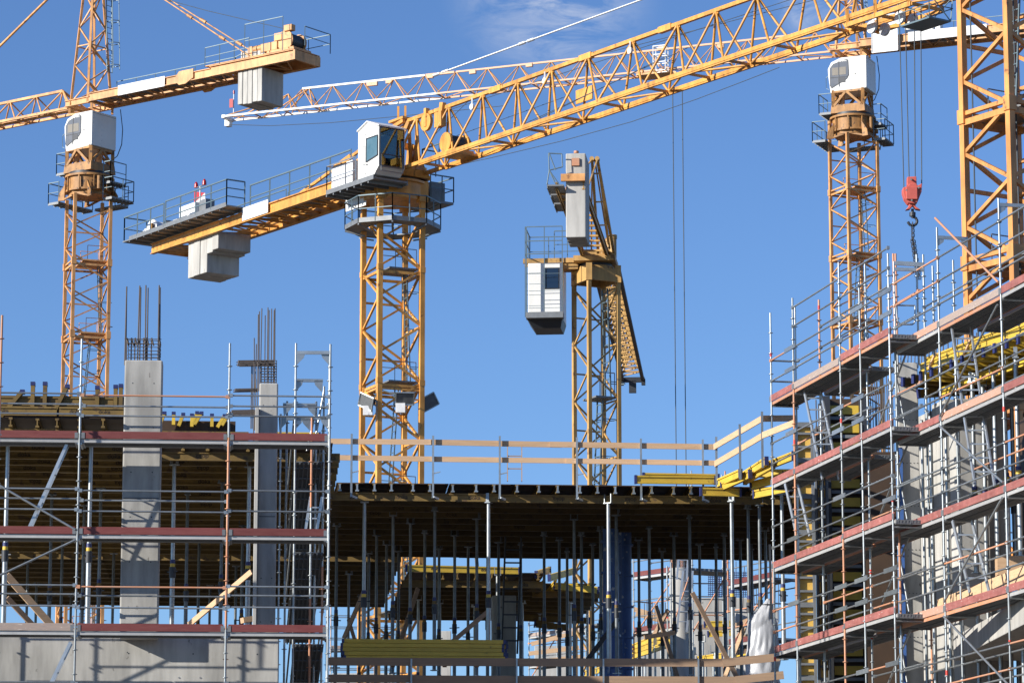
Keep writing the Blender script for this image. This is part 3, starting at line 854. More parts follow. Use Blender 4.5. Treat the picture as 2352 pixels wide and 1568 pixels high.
# slewing assembly
zr = P(903, 440, dB).z
r = MB(); ring(r, OB, 1.42, zr - .35, zr + .18, 32); ring(r, OB, 1.55, zr + .18, zr + .28, 32); ring(r, OB, 1.3, zr - .5, zr - .35, 32)
for a in csB: r.box(a + Z * (zr - .15), e1B * .2, e2B * .2, Z * .45)
for i in range(4):
    a, b = csB[i], csB[(i + 1) % 4]
    r.bar(a + Z * (zr - .1), b + Z * (zr - .1), .08, .75)
r.build('slewing_ring', 'paint_yellow', craneB)
dk = MB(); ring(dk, OB, 1.25, zr + .28, zr + .42, 32); dk.build('slewing_bearing', 'dark', craneB)
sf = MB()
sf.loft([[LB(-1.3, -1.0, zr - ZB + .42), LB(1.4, -1.0, zr - ZB + .42), LB(1.4, 1.0, zr - ZB + .42), LB(-1.3, 1.0, zr - ZB + .42)], [LB(-1.1, -.7, .1), LB(1.6, -.7, .1), LB(1.6, .7, .1), LB(-1.1, .7, .1)]])
for s_ in (-.6, .6):
    sf.prism([LB(.1, s_, .1), LB(1.7, s_, 0), LB(1.5, s_, .35), LB(.95, s_, 1.35), LB(.3, s_, 1.4)], nB * .08)
    sf.bar(LB(.5, s_, .2), LB(tops[0][0] - .6, 0, hB), .14)
    sf.bar(LB(1.3, s_, .1), LB(.7, s_, 1.3), .12)
sf.bar(LB(.6, -.6, 1.3), LB(.6, .6, 1.3), .25)
sf.build('slewing_platform', 'paint_yellow', craneB)
sm = MB()
for a, b in ((.9, .9), (-.8, .8), (.9, -.9), (-.2, 1.05)):
    q = LB(a, b, zr - ZB + .42); sm.tube(q, q + Z * .55, .2, 12); sm.box(q + Z * .1, uB * .25, nB * .25, Z * .1)
sm.build('slewing_motor', 'paint_yellow', craneB)
# cab
qc = hit(870, 385, OB + nB * 2.25, nB)            # lower front corner of the white side
tc0 = (qc - OBz).dot(uB); hc0 = qc.z - ZB
cl_, cw_ = 1.62, 1.3
sd = [(tc0, hc0 + .1), (tc0 - .35, hc0 - .22), (tc0 - cl_, hc0 - .28), (tc0 - cl_, hc0 + 1.85), (tc0 - cl_ * .55, hc0 + 2.12), (tc0, hc0 + 1.78)]
cs2 = 2.25
def walls(side, m_, nm, par, th=.05):
    mb = MB(); return mb
cb = MB()
cb.prism([LB(t, cs2, h) for t, h in sd], -nB * .05)                                                 # near side wall
cb.prism([LB(t, cs2 - cw_, h) for t, h in sd], nB * .05)
rear = tc0 - cl_
cb.box(LB(rear + .025, cs2 - cw_ / 2, (hc0 + .78)), uB * .025, nB * (cw_ / 2 - .05), Z * 1.06)
cb.prism([LB(tc0, cs2 - .05, hc0 + .1), LB(tc0 - .35, cs2 - .05, hc0 - .22), LB(rear, cs2 - .05, hc0 - .28), LB(rear, cs2 - .05, hc0 - .2), LB(tc0 - .35, cs2 - .05, hc0 - .14), LB(tc0, cs2 - .05, hc0 + .16)], -nB * (cw_ - .1))
cab = cb.build('cab', 'white', craneB)
rf = MB(); rf.prism([LB(rear - .05, cs2 + .05, hc0 + 1.86), LB(tc0 - cl_ * .55, cs2 + .05, hc0 + 2.14), LB(tc0 + .06, cs2 + .05, hc0 + 1.79), LB(tc0 + .06, cs2 + .05, hc0 + 1.85), LB(tc0 - cl_ * .55, cs2 + .05, hc0 + 2.20), LB(rear - .05, cs2 + .05, hc0 + 1.92)], -nB * (cw_ + .1))
rf.build('roof', 'white_dirty', cab)
def winframe(mb, pts, w):
    for p_, q_ in zip(pts, pts[1:] + pts[:1]): mb.bar(p_, q_, w)
se = MB(); se.box(LB(tc0 - 1.02, cs2 + .003, hc0 + .8), uB * .006, nB * .003, Z * 1.0); se.box(LB(tc0 - .75, cs2 + .003, hc0 + 1.62), uB * .75, nB * .003, Z * .006); se.box(LB(tc0 - .9, cs2 + .02, hc0 + .3), uB * .05, nB * .015, Z * .015)
se.box(LB(tc0 - .8, cs2 + .003, hc0 - .08), uB * .8, nB * .003, Z * .006); se.build('door_seam', 'dark', cab)
hr = MB(); hr.path([LB(tc0 - 1.1, cs2 + .0, hc0 + .3), LB(tc0 - 1.1, cs2 + .08, hc0 + .35), LB(tc0 - 1.1, cs2 + .08, hc0 + 1.1), LB(tc0 - 1.1, cs2, hc0 + 1.15)], .016, 6); hr.build('grab_rail', 'galv', cab)
wt0, wt1 = tc0 - .95, tc0 - .08
wpts = [LB(wt0, cs2 + .015, hc0 + .42), LB(wt1, cs2 + .015, hc0 + .56), LB(wt1, cs2 + .015, hc0 + 1.42), LB(wt0, cs2 + .015, hc0 + 1.42)]
wm = MB(); winframe(wm, wpts, .045); w_ = wm.build('window_frame', 'dark', cab)
mid_ = sum(wpts, Vector()) / 4
bk = MB(); bk.prism([p_ - nB * .005 for p_ in wpts], nB * .01); bk.build('window_pane', mat('blue_green_glass', (.05, .12, .15), .08, col2=(.12, .2, .24), scale=1.5, spec=1.0), w_)
fp = [LB(tc0, cs2 - .05, hc0 + .12), LB(tc0, cs2 - cw_ + .05, hc0 + .12), LB(tc0, cs2 - cw_ + .05, hc0 + 1.78), LB(tc0, cs2 - .05, hc0 + 1.78)]
fm = MB(); winframe(fm, fp, .05); fm.bar(LB(tc0, cs2 - .05, hc0 + .62), LB(tc0, cs2 - cw_ + .05, hc0 + .62), .04); f_ = fm.build('windscreen_frame', 'dark', cab)
fg = MB(); fg.prism(fp, uB * .01); fg.build('windscreen', 'glass', f_)
bk = MB(); bk.box(LB(tc0 - .75, cs2 - .65, hc0 + .45), uB * .26, nB * .26, Z * .06); bk.box(LB(tc0 - 1.0, cs2 - .65, hc0 + .85), uB * .06, nB * .25, Z * .42)
bk.box(LB(tc0 - .75, cs2 - .65, hc0 + .2), uB * .15, nB * .15, Z * .22); bk.build('operator_seat', 'seat', cab)
ln = MB(); ln.prism([LB(t, cs2 - cw_ + .055, h) for t, h in [(tc0 - .03, hc0 + .15), (tc0 - .35, hc0 - .1), (rear + .06, hc0 - .1), (rear + .06, hc0 + 1.8), (tc0 - cl_ * .55, hc0 + 2.05), (tc0 - .03, hc0 + 1.72)]], nB * .01)
ln.box(LB(rear + .065, cs2 - cw_ / 2, hc0 + .85), uB * .008, nB * (cw_ / 2 - .07), Z * .93)
ln.prism([LB(t, cs2 - .055, h) for t, h in [(tc0 - .03, hc0 + .15), (tc0 - .35, hc0 - .1), (rear + .06, hc0 - .1), (rear + .06, hc0 + 1.8), (tc0 - cl_ * .55, hc0 + 2.05), (tc0 - .03, hc0 + 1.72)]], -nB * .01)
ln.build('cab_lining', 'seat', cab)
bk = MB(); bk.box(LB(tc0 - .5, cs2 - .3, hc0 + .5), uB * .22, nB * .1, Z * .3); bk.box(LB(tc0 - .5, cs2 - 1.0, hc0 + .5), uB * .22, nB * .1, Z * .3); bk.box(LB(tc0 - .25, cs2 - .75, hc0 + 1.15), uB * .02, nB * .17, Z * .33)
bk.build('control_console', 'beam', cab)
gr = MB()
for s_ in (.1, cw_ - .1): gr.bar(LB(tc0 + .02, cs2 - s_, hc0 - .1), LB(tc0 + .02, cs2 - s_, hc0 + .6), .035)
gr.bar(LB(tc0 + .02, cs2 - .1, hc0 - .1), LB(tc0 + .02, cs2 - cw_ + .1, hc0 - .1), .035); gr.bar(LB(tc0 + .02, cs2 - .1, hc0 + .08), LB(tc0 + .02, cs2 - cw_ + .1, hc0 + .08), .03)
gr.build('foot_guard', 'galv_dull', cab)
# platform carrying the cab and cabinets
ql = hit(750, 418, OB + nB * 2.3, nB); tl = (ql - OBz).dot(uB); hl = hc0 - .34
pm = MB(); pm.box(LB((tl + tc0 - .3) / 2, 1.45, hl - .03), uB * (tc0 - .3 - tl) / 2, nB * .85, Z * .04)
pm.bar(LB(tl, 2.3, hl), LB(tc0 - .3, 2.3, hl), .05, .2); pm.bar(LB(tl, .6, hl - .05), LB(tc0 - .3, .6, hl - .05), .05, .2)
k = tl
while k < tc0 - .3: pm.bar(LB(k, .6, hl - .12), LB(k, 2.3, hl - .12), .07, .14); k += .55
pm.build('cab_platform', 'galv_dull', craneB)
for (a, b, hh) in ((tl + .08, tl + 1.15, 1.05), (tl + 1.25, tl + 1.75, 1.1)):
    m_ = MB(); m_.box(LB((a + b) / 2, 1.7, hl + hh / 2 + .05), uB * (b - a) / 2, nB * .4, Z * hh / 2); m_.build('electric_cabinet', 'white_dirty', craneB, bevel=.015)
rl = MB(); railing(rl, [LB(tl + .02, .7, hl), LB(tl + .02, 2.3, hl), LB(rear - .1, 2.3, hl)], 1.15, .022, 1, 2.4); rl.build('railing', 'galv', craneB)
m_ = MB(); a = tl + .15; m_.box(LB(a + .5, 1.2, hl - .42), uB * .8, nB * .02, Z * .25); m_.build('sign_panel', 'white', craneB)
# far-side platform with cabinet
pm = MB(); pm.box(LB(-.2, -2.0, -.95), uB * 1.0, nB * .6, Z * .05); pm.build('service_platform', 'galv_dull', craneB)
rl = MB(); railing(rl, [LB(.8, -1.4, -.9), LB(.8, -2.6, -.9), LB(-1.2, -2.6, -.9)], 1.1, .025, 1, .8)
railing(rl, [LB(2.2, -.9, .1), LB(.9, -.9, .1), LB(.9, -1.6, .1)], 1.1, .025, 1, .9); rl.build('railing', 'rail', craneB)
m_ = MB(); m_.box(LB(-.1, -2.0, -.45), uB * .6, nB * .35, Z * .42); m_.build('electric_cabinet', 'galv_dull', craneB)
# gallery round the mast
zg = P(903, 527, dB).z
def oct_(c, r, z): return [Vector((c.x, c.y, z)) + (e1B * math.cos(a) + e2B * math.sin(a)) * r for a in [R(22.5 + 45 * i) for i in range(8)]]
gm = MB(); o1 = oct_(OB, 2.05, zg); o2 = oct_(OB, 1.2, zg)
for i in range(8):
    j = (i + 1) % 8
    gm.prism([o1[i], o1[j], o2[j], o2[i]], Z * .05)
    gm.bar(o1[i] + Z * .08, o1[j] + Z * .08, .03, .2)
    gm.bar(o1[i] - Z * .08, o2[i] - Z * .3, .07)
gm.build('gallery_floor', 'galv_dull', craneB)
rl = MB(); railing(rl, o1 + o1[:1], 1.15, .024, 1, .85); rl.build('railing', 'rail', craneB)
# floodlights
zfl = P(903, 915, dB).z
fr = MB()
for i in range(4):
    fr.bar(csB[i] + Z * (zfl + .25), csB[(i + 1) % 4] + Z * (zfl + .25), .08); fr.bar(csB[i] + Z * (zfl - .15), csB[(i + 1) % 4] + Z * (zfl - .15), .06)
fr.build('floodlight_bracket', 'paint_yellow', craneB)
for i_, (X_, Y_, ax, ay) in enumerate(((841, 922, V(.75, -.5, -.42), V(.3, -.5, .8)), (930, 915, V(1, 0.1, 0), V(-.25, -.55, .8)), (985, 923, V(.8, .3, .5), V(-.45, -.3, .8)))):
    q = P(X_, Y_, dB - 1.6 if X_ < 980 else dB - .2); ax = ax.normalized(); nn = ax.cross(ay).normalized(); ay = nn.cross(ax)
    m_ = MB(); a = [q + ax * x + ay * y for x, y in ((-.38, -.28), (.38, -.28), (.38, .28), (-.38, .28))]; b = [q - nn * .18 + ax * x + ay * y for x, y in ((-.2, -.14), (.2, -.14), (.2, .14), (-.2, .14))]
    m_.loft([a, b]); 
    f_ = m_.build('floodlight', 'galv_dark', craneB, bevel=.01)
    m2 = MB()
    for k_ in range(4): m2.bar(a[k_] + nn * .01, a[(k_ + 1) % 4] + nn * .01, .05)
    m2.build('lamp_rim', 'galv', f_)
    m2 = MB(); m2.prism([x - nn * .19 + (q - nn * .19 - x) * .2 for x in b], -nn * .05); m2.build('lamp_housing', 'dark', f_)
    m2 = MB(); 
    for sg in (-1, 1): m2.bar(q + ax * .4 * sg, q + ax * .3 * sg - nn * .35 - Z * .1, .04)
    m2.bar(q + ax * .3 - nn * .35 - Z * .1, q - ax * .3 - nn * .35 - Z * .1, .04)
    near_ = min(csB, key=lambda c_: (Vector((c_.x, c_.y, q.z)) - q).length); m2.bar(q - nn * .35 - Z * .1, Vector((near_.x, near_.y, zfl + .2)), .05); m2.build('lamp_bracket', 'rail', f_)
    if i_ < 2:
        m2 = MB(); bq = P((845, 920)[i_], (943, 937)[i_], dB - 1.5); m2.box(bq, V(.2, 0, 0), V(0, .12, 0), Z * .2); m2.bar(bq + Z * .2, bq + Z * .5 + V(0, .3, 0), .04); m2.build('ballast_box', 'white_dirty', f_, bevel=.01)
# counter-jib
t_end = (hit(349, 584, OB + nB * 1.0, nB) - OBz); hcj = t_end.z; t_end = t_end.dot(uB)
gm = MB()
for s_ in (-1, 1):
    girder(gm, LB(-1.0, s_, hcj), LB(t_end, s_, hcj), .5, .2)
k = 0; t = -1.2
while t > t_end + .9:
    gm.bar(LB(t, -1, hcj + .15), LB(t, 1, hcj + .15), .09); gm.bar(LB(t, -1 if k % 2 else 1, hcj + .12), LB(t - .9, 1 if k % 2 else -1, hcj + .12), .06)
    t -= .9; k += 1
gm.bar(LB(t_end, -1, hcj + .25), LB(t_end, 1, hcj + .25), .1, .3)
gm.build('counter_jib', 'paint_yellow', craneB)
sg0 = (hit(558, 500, OB + nB * 1.1, nB) - OBz).dot(uB); sg1 = (hit(617, 480, OB + nB * 1.1, nB) - OBz).dot(uB)
m_ = MB(); m_.box(LB((sg0 + sg1) / 2, 1.13, hcj + .36), uB * (sg1 - sg0) / 2, nB * .012, Z * .3); m_.build('sign_panel', 'white_dirty', craneB)
# walkways
wa = (hit(297, 546, OB + nB * 1.9, nB) - OBz); wb_ = (hit(522, 490, OB + nB * 1.9, nB) - OBz)
hw = hcj + .75
ta, tb = wa.dot(uB), wb_.dot(uB)
wk = MB(); tm = (hit(378, 541, OB + nB * 1.9, nB) - OBz).dot(uB)
wk.box(LB((ta + tm) / 2, 1.3, hw - .05), uB * (tm - ta) / 2, nB * .6, Z * .03); wk.bar(LB(ta, 1.9, hw), LB(tm, 1.9, hw), .04, .2)
wk.box(LB((tm + tb) / 2, 1.35, hw - .05), uB * (tb - tm) / 2, nB * .6, Z * .03); wk.bar(LB(tm, 1.95, hw), LB(tb, 1.95, hw), .04, .2)
wk.box(LB(ta - .3, 0, hw - .05), uB * .35, nB * 1.9, Z * .03)
k = ta
while k < tb: wk.bar(LB(k, .7, hw - .12), LB(k, 1.9, hw - .12), .05, .08); k += .7
wk.box(LB((tb - 1.0) / 2, 0, hcj + .42), uB * (-1.0 - tb) / 2, nB * .7, Z * .02)
wk.build('walkway', 'galv_dull', craneB)
rl = MB(); railing(rl, [LB(ta - .5, -.5, hw), LB(ta - .5, 1.9, hw), LB(tm - .1, 1.9, hw)], 1.1, .028, 1, 1.3)
railing(rl, [LB(tm + .15, 1.95, hw), LB(tb, 1.95, hw), LB(tb, 1.0, hw)], 1.15, .028, 2, 1.4)
railing(rl, [LB(ta - .5, -1.2, hw), LB(tb, -1.2, hw)], 1.1, .022, 1, 1.6)
railing(rl, [LB(tb + .5, 1.0, hcj + .5), LB(-1.8, 1.0, hcj + .5)], 1.15, .03, 1, 1.6)
railing(rl, [LB(tb + .5, -1.0, hcj + .5), LB(-1.8, -1.0, hcj + .5)], 1.1, .02, 1, 1.6)
rl.build('railing', 'rail', craneB)
# machinery on the counter-jib
q = hit(398, 512, OBz, nB); tq = (q - OBz).dot(uB)
m_ = MB(); m_.tube(LB(tq - .3, .9, hw + .45), LB(tq - .3, -.6, hw + .45), .42, 22); m_.tube(LB(tq - .3, 1.0, hw + .45), LB(tq - .3, .92, hw + .45), .5, 22); m_.tube(LB(tq - 1.1, .9, hw + .4), LB(tq - 1.1, .3, hw + .4), .28, 16)
wv = m_.build('hoist_winch', 'white_dirty', craneB)
m_ = MB(); m_.tube(LB(tq + .9, .9, hw + .35), LB(tq + .9, -.5, hw + .35), .36, 20); m_.build('winch_drum', 'dark', wv)
m_ = MB(); m_.bar(LB(tq - .1, 1.1, hw), LB(tq - .1, 1.1, hw + .7), .2, .12); m_.build('winch_bracket', 'paint_yellow', wv)
q = hit(452, 490, OBz + nB * .4, nB); tq = (q - OBz).dot(uB)
m_ = MB(); m_.box(LB(tq - .3, .4, hw + .55), uB * .75, nB * .35, Z * .62); m_.build('electric_cabinet', 'white', craneB, bevel=.02)
m_ = MB(); m_.box(LB(tq + .75, .3, hw + .75), uB * .3, nB * .25, Z * .5); m_.build('electric_cabinet', 'galv_dull', craneB, bevel=.02)
for i in range(6):
    m_ = MB(); m_.box(LB(tq - .6 + .55 * i, .9, hw + .22 - .02 * i), uB * .25, nB * .3, Z * .25); m_.build('ballast_block', 'concrete_pale', craneB, bevel=.02)
# flag and lamps
q = hit(460, 470, OBz, nB); tq = (q - OBz).dot(uB)
m_ = MB(); m_.tube(LB(tq, 0, hw), hit(460, 428, OBz, nB), .035, 8)
pt = hit(460, 428, OBz, nB); m_.tube(pt - uB * .35, pt + uB * .35, .03, 8); m_.build('lamp_mast', 'galv', craneB)
for sg in (-1, 1):
    m_ = MB(); b = pt + uB * .38 * sg; m_.tube(b, b + Z * .18, .1, 12, .09); m_.tube(b + Z * .18, b + Z * .28, .09, 12, .03); m_.build('warning_lamp', 'lamp_red', craneB)
fa, fb, fc, fd = [hit(x, y, OBz - nB * .02, nB) for x, y in ((446, 440), (471, 443), (471, 468), (446, 467))]
m_ = MB(); m_.prism([fa, fb, fd], -nB * .012); fl = m_.build('wind_flag', mat('flag_red', (.45, .03, .04), .7), craneB)
m_ = MB(); m_.prism([fb, fc, fd], -nB * .012); m_.build('flag_white_half', 'white', fl)
# counterweights
def Bslab(X0, X1, Ytop, Ybot, w, soff=0):
    a = hit(X0, Ybot, OB + nB * .85, nB); b = hit(X1, Ybot, OB + nB * .85, nB)
    t0, t1 = (a - OBz).dot(uB), (b - OBz).dot(uB); h0_ = a.z - ZB
    m_ = MB(); m_.box(LB((t0 + t1) / 2, .85 - w / 2 + soff, (hcj + .1 + h0_) / 2), uB * ((t1 - t0) / 2 - .012), nB * w / 2, Z * (hcj + .1 - h0_) / 2)
    m_.build('counterweight_slab', 'concrete_pale', craneB, bevel=.035)
Bslab(431, 445, 0, 640, 1.75); Bslab(445, 459, 0, 635, 1.75, .03); Bslab(459, 474.5, 0, 630, 1.75)
Bslab(474.5, 488, 0, 583, 1.75); Bslab(488, 502, 0, 575, 1.75, .03)
# trolley at the end of the boom
qt = hit(2090, 10, OBz, nB); tq = (qt - OBz).dot(uB)
m_ = MB()
for s_ in (-.75, .75):
    m_.bar(LB(tq - 2.6, s_, -.32), LB(tq + .9, s_, -.32), .1, .16)
    for a in (-2.5, -1.0, .8): m_.bar(LB(tq + a, s_, -.35), LB(tq + a, s_, .25), .1)
m_.bar(LB(tq - 2.6, -.75, -.32), LB(tq - 2.6, .75, -.32), .1); m_.bar(LB(tq + .9, -.75, -.32), LB(tq + .9, .75, -.32), .1); m_.bar(LB(tq - .9, -.75, -.32), LB(tq - .9, .75, -.32), .1)
m_.bar(LB(tq - 2.6, -.75, -.32), LB(tq - .9, .75, -.32), .07)
trB = m_.build('trolley', 'paint_yellow', craneB)
for a, s_ in ((-1.7, .3), (-.2, .3), (-1.7, -.3), (-.2, -.3)):
    w_ = MB(); w_.tube(LB(tq + a, s_ - .05, -.5), LB(tq + a, s_ + .05, -.5), .24, 20); w_.build('trolley_sheave', 'white_dirty', trB)
bk = MB(); c_ = LB(tq + .9, .1, -.95)
bk.box(c_, uB * .75, nB * .5, Z * .03)
for a, b in ((-.75, -.5), (.75, -.5), (.75, .5), (-.75, .5)): bk.bar(c_ + uB * a + nB * b, c_ + uB * a * 1.1 + nB * b * 1.1 + Z * .85, .035)
for a, b, c2, d2 in ((-.75, -.5, .75, -.5), (.75, -.5, .75, .5), (.75, .5, -.75, .5)):
    for h in (.45, .85): bk.bar(c_ + uB * a * 1.1 + nB * b * 1.1 + Z * h, c_ + uB * c2 * 1.1 + nB * d2 * 1.1 + Z * h, .03)
    bk.bar(c_ + uB * a + nB * b, c_ + uB * c2 * 1.1 + nB * d2 * 1.1 + Z * .85, .03)
bk.build('service_basket', 'rail', trB)

# ------------------------------------------------------------------ red hook block under crane B's trolley
hc = hit(2094, 445, qt, Vector((0, 1, 0)))
hk = thing('hook_block', (hc.x, hc.y, hc.z - 2), 'red hook block hanging from four steel ropes with a hook and chain', 'crane hook')
sca = 47 * 2.352 / 2.352
def HP(X, Y, o=0): return hit(X, Y, qt + V(0, o, 0), Vector((0, 1, 0)))
m_ = MB()
body = [(2074, 431), (2085, 427), (2089, 422), (2104, 421), (2108, 426), (2118, 421), (2117, 440), (2108, 463), (2103, 468), (2086, 466), (2078, 455), (2074, 441)]
m_.prism([HP(x, y, -.22) for x, y in body], V(0, .44, 0))
m_.prism([HP(x, y, -.15) for x, y in ((2084, 406), (2105, 405), (2106, 424), (2084, 426))], V(0, .3, 0))
m_.box(HP(2094, 444, -.25), V(.2, 0, 0), V(0, .05, 0), Z * .22)
m_.prism([HP(x, y, -.12) for x, y in ((2089, 466), (2101, 467), (2104, 474), (2115, 482), (2104, 480), (2097, 472), (2090, 480), (2080, 482), (2087, 474))], V(0, .24, 0))
hb = m_.build('block_body', 'hook_red', hk, bevel=.02)
m_ = MB()
for x, y in ((2082, 437), (2110, 431), (2093, 412), (2094, 460)): m_.tube(HP(x, y, -.3), HP(x, y, .3), .035, 10)
m_.build('block_pin', 'galv', hk)
m_ = MB(); m_.tube(HP(2096, 480), HP(2096, 488), .05, 10); m_.tube(HP(2096, 488), HP(2096, 497), .11, 12)
c = HP(2096, 508)
pts = [HP(2096, 497), HP(2097, 501)] + [c + V(math.cos(a) * .16, 0, math.sin(a) * .16) for a in [R(80 - 28 * i) for i in range(10)]]
m_.path(pts, .05, 8); m_.build('hook', 'dark', hk)
m_ = MB()
for (x0, y0, x1, y1, nL) in ((2096, 512, 2097, 548, 7), (2094, 546, 2108, 640, 18), (2098, 548, 2112, 640, 18)):
    for i in range(nL):
        f = (i + .5) / nL; p_ = HP(x0 + (x1 - x0) * f, y0 + (y1 - y0) * f)
        l = abs(y1 - y0) / nL / 53 * .62
        ax = V(.05, 0, 0) if i % 2 else V(0, .05, 0)
        r4 = [p_ + ax + Z * l, p_ - ax + Z * l, p_ - ax - Z * l, p_ + ax - Z * l]
        for a, b in zip(r4, r4[1:] + r4[:1]): m_.tube(a, b, .016, 5)
m_.build('lifting_chain', 'dark', hk)
for xt, xb, yb in ((2065, 2076, 432), (2079, 2088, 407), (2100, 2102, 407), (2115, 2117, 424)):
    m_ = MB(); m_.tube(HP(xt, 22), HP(xb, yb), .02, 6); m_.build('hoist_rope', 'rope', hk)

# ------------------------------------------------------------------ crane C: seen end on, counterweight towards us
dC = 118.0
OC = P(1369, 640, dC)
uC = Vector((-.0975, -.9952, 0)); nC = Vector((-.9952, .0975, 0))
craneC = thing('tower_crane', (OC.x, OC.y, 0), 'ochre tower crane seen end-on with a caged white cab and single tall concrete counterweight', 'tower crane')
LC = lambda t, s, h: OC + uC * t + nC * s + Z * h
csC, e1C, e2C = mast(craneC, OC, 1.13, .44, 0, OC.z, .13, 'paint_ochre', (.98), 3.9, .05, .35, collars=False, platforms='galv_dull')
m_ = MB()
for i in range(4): 
    a, b = csC[i] + Z * (OC.z + .05), csC[(i + 1) % 4] + Z * (OC.z + .05)
    m_.bar(a, b, .1, .45); m_.bar(csC[i] + Z * (OC.z - .2), csC[i] + Z * (OC.z + .4), .2)
ring(m_, OC, .62, OC.z + .2, OC.z + .38, 24); m_.build('slewing_ring', 'paint_ochre', craneC)
m_ = MB(); ring(m_, OC, .56, OC.z + .38, OC.z + .48, 24); m_.build('slewing_bearing', 'dark', craneC)
m_ = MB(); m_.box(LC(0, 0, .58), uC * .8, nC * .72, Z * .09)
m_.bar(LC(.3, .6, .6), LC(.3, 2.5, .6), .12, .16); m_.bar(LC(-.3, .6, .6), LC(-.3, 2.5, .6), .12, .16)
m_.box(LC(0, 1.0, .42), uC * .3, nC * .4, Z * .12); m_.build('slewing_platform', 'paint_ochre', craneC)
# cab
zc0, zc1 = -1.45, .5
m_ = MB()
m_.box(LC(-.3, 1.72, (zc0 + zc1) / 2), uC * .75, nC * .60, Z * (zc1 - zc0) / 2)
cab = m_.build('cab', 'white', craneC, bevel=.03)
m_ = MB(); m_.box(LC(.455, 1.50, -.05), uC * .01, nC * .27, Z * .38); w_ = m_.build('window_frame', 'dark', cab, bevel=.01)
m_ = MB(); m_.box(LC(.468, 1.50, -.05), uC * .004, nC * .23, Z * .34); m_.build('window_pane', GL2, w_)
m_ = MB(); m_.loft([[LC(t, s, zc0) for t, s in ((-1.05, 1.12), (.6, 1.12), (.6, 2.36), (-1.05, 2.36))], [LC(t, s, zc0 - .32) for t, s in ((-.9, 1.2), (.35, 1.2), (.35, 2.15), (-.9, 2.15))]]); m_.build('cab_underbody', 'dark', cab)
m_ = MB(); m_.box(LC(.62, 1.72, zc0 + .06), uC * .22, nC * .64, Z * .1); m_.build('step_platform', 'galv_dull', craneC)
m_ = MB()
for s_ in (1.1, 1.72, 2.34):
    m_.bar(LC(.82, s_, zc0), LC(.82, s_, 1.7), .03)
for h in [zc0 + .38 * i for i in range(5)]: m_.bar(LC(.82, 1.72, h), LC(.82, 2.34, h), .014)
for h in (zc0 + .3, zc0 + .9, zc0 + 1.5): m_.bar(LC(.82, 1.1, h), LC(.82, 2.34, h), .015)
for h in (.75, 1.2, 1.7): m_.bar(LC(.82, 1.1, h), LC(.82, 2.34, h), .03); m_.bar(LC(.82, 2.38, h), LC(-.9, 2.38, h), .03)
for t in (.82, .2, -.4, -.9): m_.bar(LC(t, 2.38, zc0 if t > 0 else .6), LC(t, 2.38, 1.7), .03)
railing(m_, [LC(-.9, 2.38, .65), LC(-.9, .4, .65)], 1.05, .015, 1, .7); railing(m_, [LC(.5, 1.4, .65), LC(.5, .5, .65)], .95, .015, 1, .6)
m_.build('cage_railing', 'rail', craneC)
# counter-jib, counterweight, tie frame
TLc = 11.0
m_ = MB()
for s_ in (-.42, .42): girder(m_, LC(-.3, s_, .65), LC(TLc, s_, .65), .26, .1)
k = .6
while k < TLc: m_.bar(LC(k, -.42, .7), LC(k, .42, .7), .07); k += .8
m_.build('counter_jib', 'paint_ochre', craneC)
q = hit(1317, 408, OC + uC * TLc, uC)
sx = (hit(1322.5, 450, OC + uC * TLc, uC) - OC).dot(nC)
zt_, zb_ = hit(1322, 352, OC + uC * TLc, uC).z, hit(1322, 545, OC + uC * TLc, uC).z
for i in range(3):
    m_ = MB(); c = OC + uC * (TLc - .25 - i * .52) + nC * (sx - .0); m_.box(Vector((c.x, c.y, (zt_ + zb_) / 2 - .0)), uC * .24, nC * .315, Z * (zt_ - zb_) / 2)
    m_.build('counterweight_slab', 'concrete_pale', craneC, bevel=.03)
m_ = MB(); q = hit(1316, 408, OC + uC * (TLc + .12), uC); m_.box(q, uC * .06, nC * .38, Z * .115); m_.box(q - uC * 1.8, uC * .06, nC * .38, Z * .115)
cb_ = m_.build('cross_beam', 'paint_pale', craneC)
m_ = MB(); q = hit(1322, 372, OC + uC * (TLc + .02), uC); m_.box(q, uC * .03, nC * .12, Z * .12); m_.tube(q - uC * .3 + Z * .35, q - uC * .3 + Z * .42, .08, 8); m_.build('lifting_eye', 'rust', craneC)
m_ = MB()
for i in range(3):
    q = hit(1280, 404, OC + uC * (TLc - .3 - i * 1.3), uC) ; q = OC + uC * (TLc - .3 - i * 1.3) + nC * (sx + .62) + Z * .75
    m_.box(q, uC * .55, nC * .26, Z * .025); m_.bar(q - uC * .5 + nC * .26, q + uC * .5 + nC * .26, .03, .16)
m_.build('walkway', 'galv_dull', craneC)
m_ = MB(); q = OC + uC * (TLc + .2) + nC * (sx + .62) + Z * .8
for a, b in (((.27, 0), (.20, .45)), ((.2, .45), (.22, 1.0)), ((.22, 1.0), (-.2, .97)), ((-.2, .97), (-.22, .55)), ((-.22, .55), (.2, .45)), ((.2, .45), (.0, 0)), ((.2, 1.0), (.0, .45)), ((.2, .45), (-.1, 0))):
    m_.tube(q + nC * a[0] + Z * a[1], q + nC * b[0] + Z * b[1], .02, 6)
m_.build('railing', 'rail', craneC)
m_ = MB()
ap = hit(1366, 366, OC + uC * 4.4, uC)
for s_ in (-.09, .09):
    m_.bar(ap + nC * s_, LC(1.0, s_ * 3 - .42, .7), .09); m_.bar(ap + nC * s_, LC(1.2, s_ * 3.5 - .25, .8), .05)
    m_.bar(ap + nC * s_, LC(TLc - 1.5, s_ * 4, .8), .045)
    m_.tube(ap + nC * s_ - uC * .12, ap + nC * s_ + uC * .12, .08, 10)
m_.bar(ap - Z * .0, LC(-1.5, -.45, .7), .045)
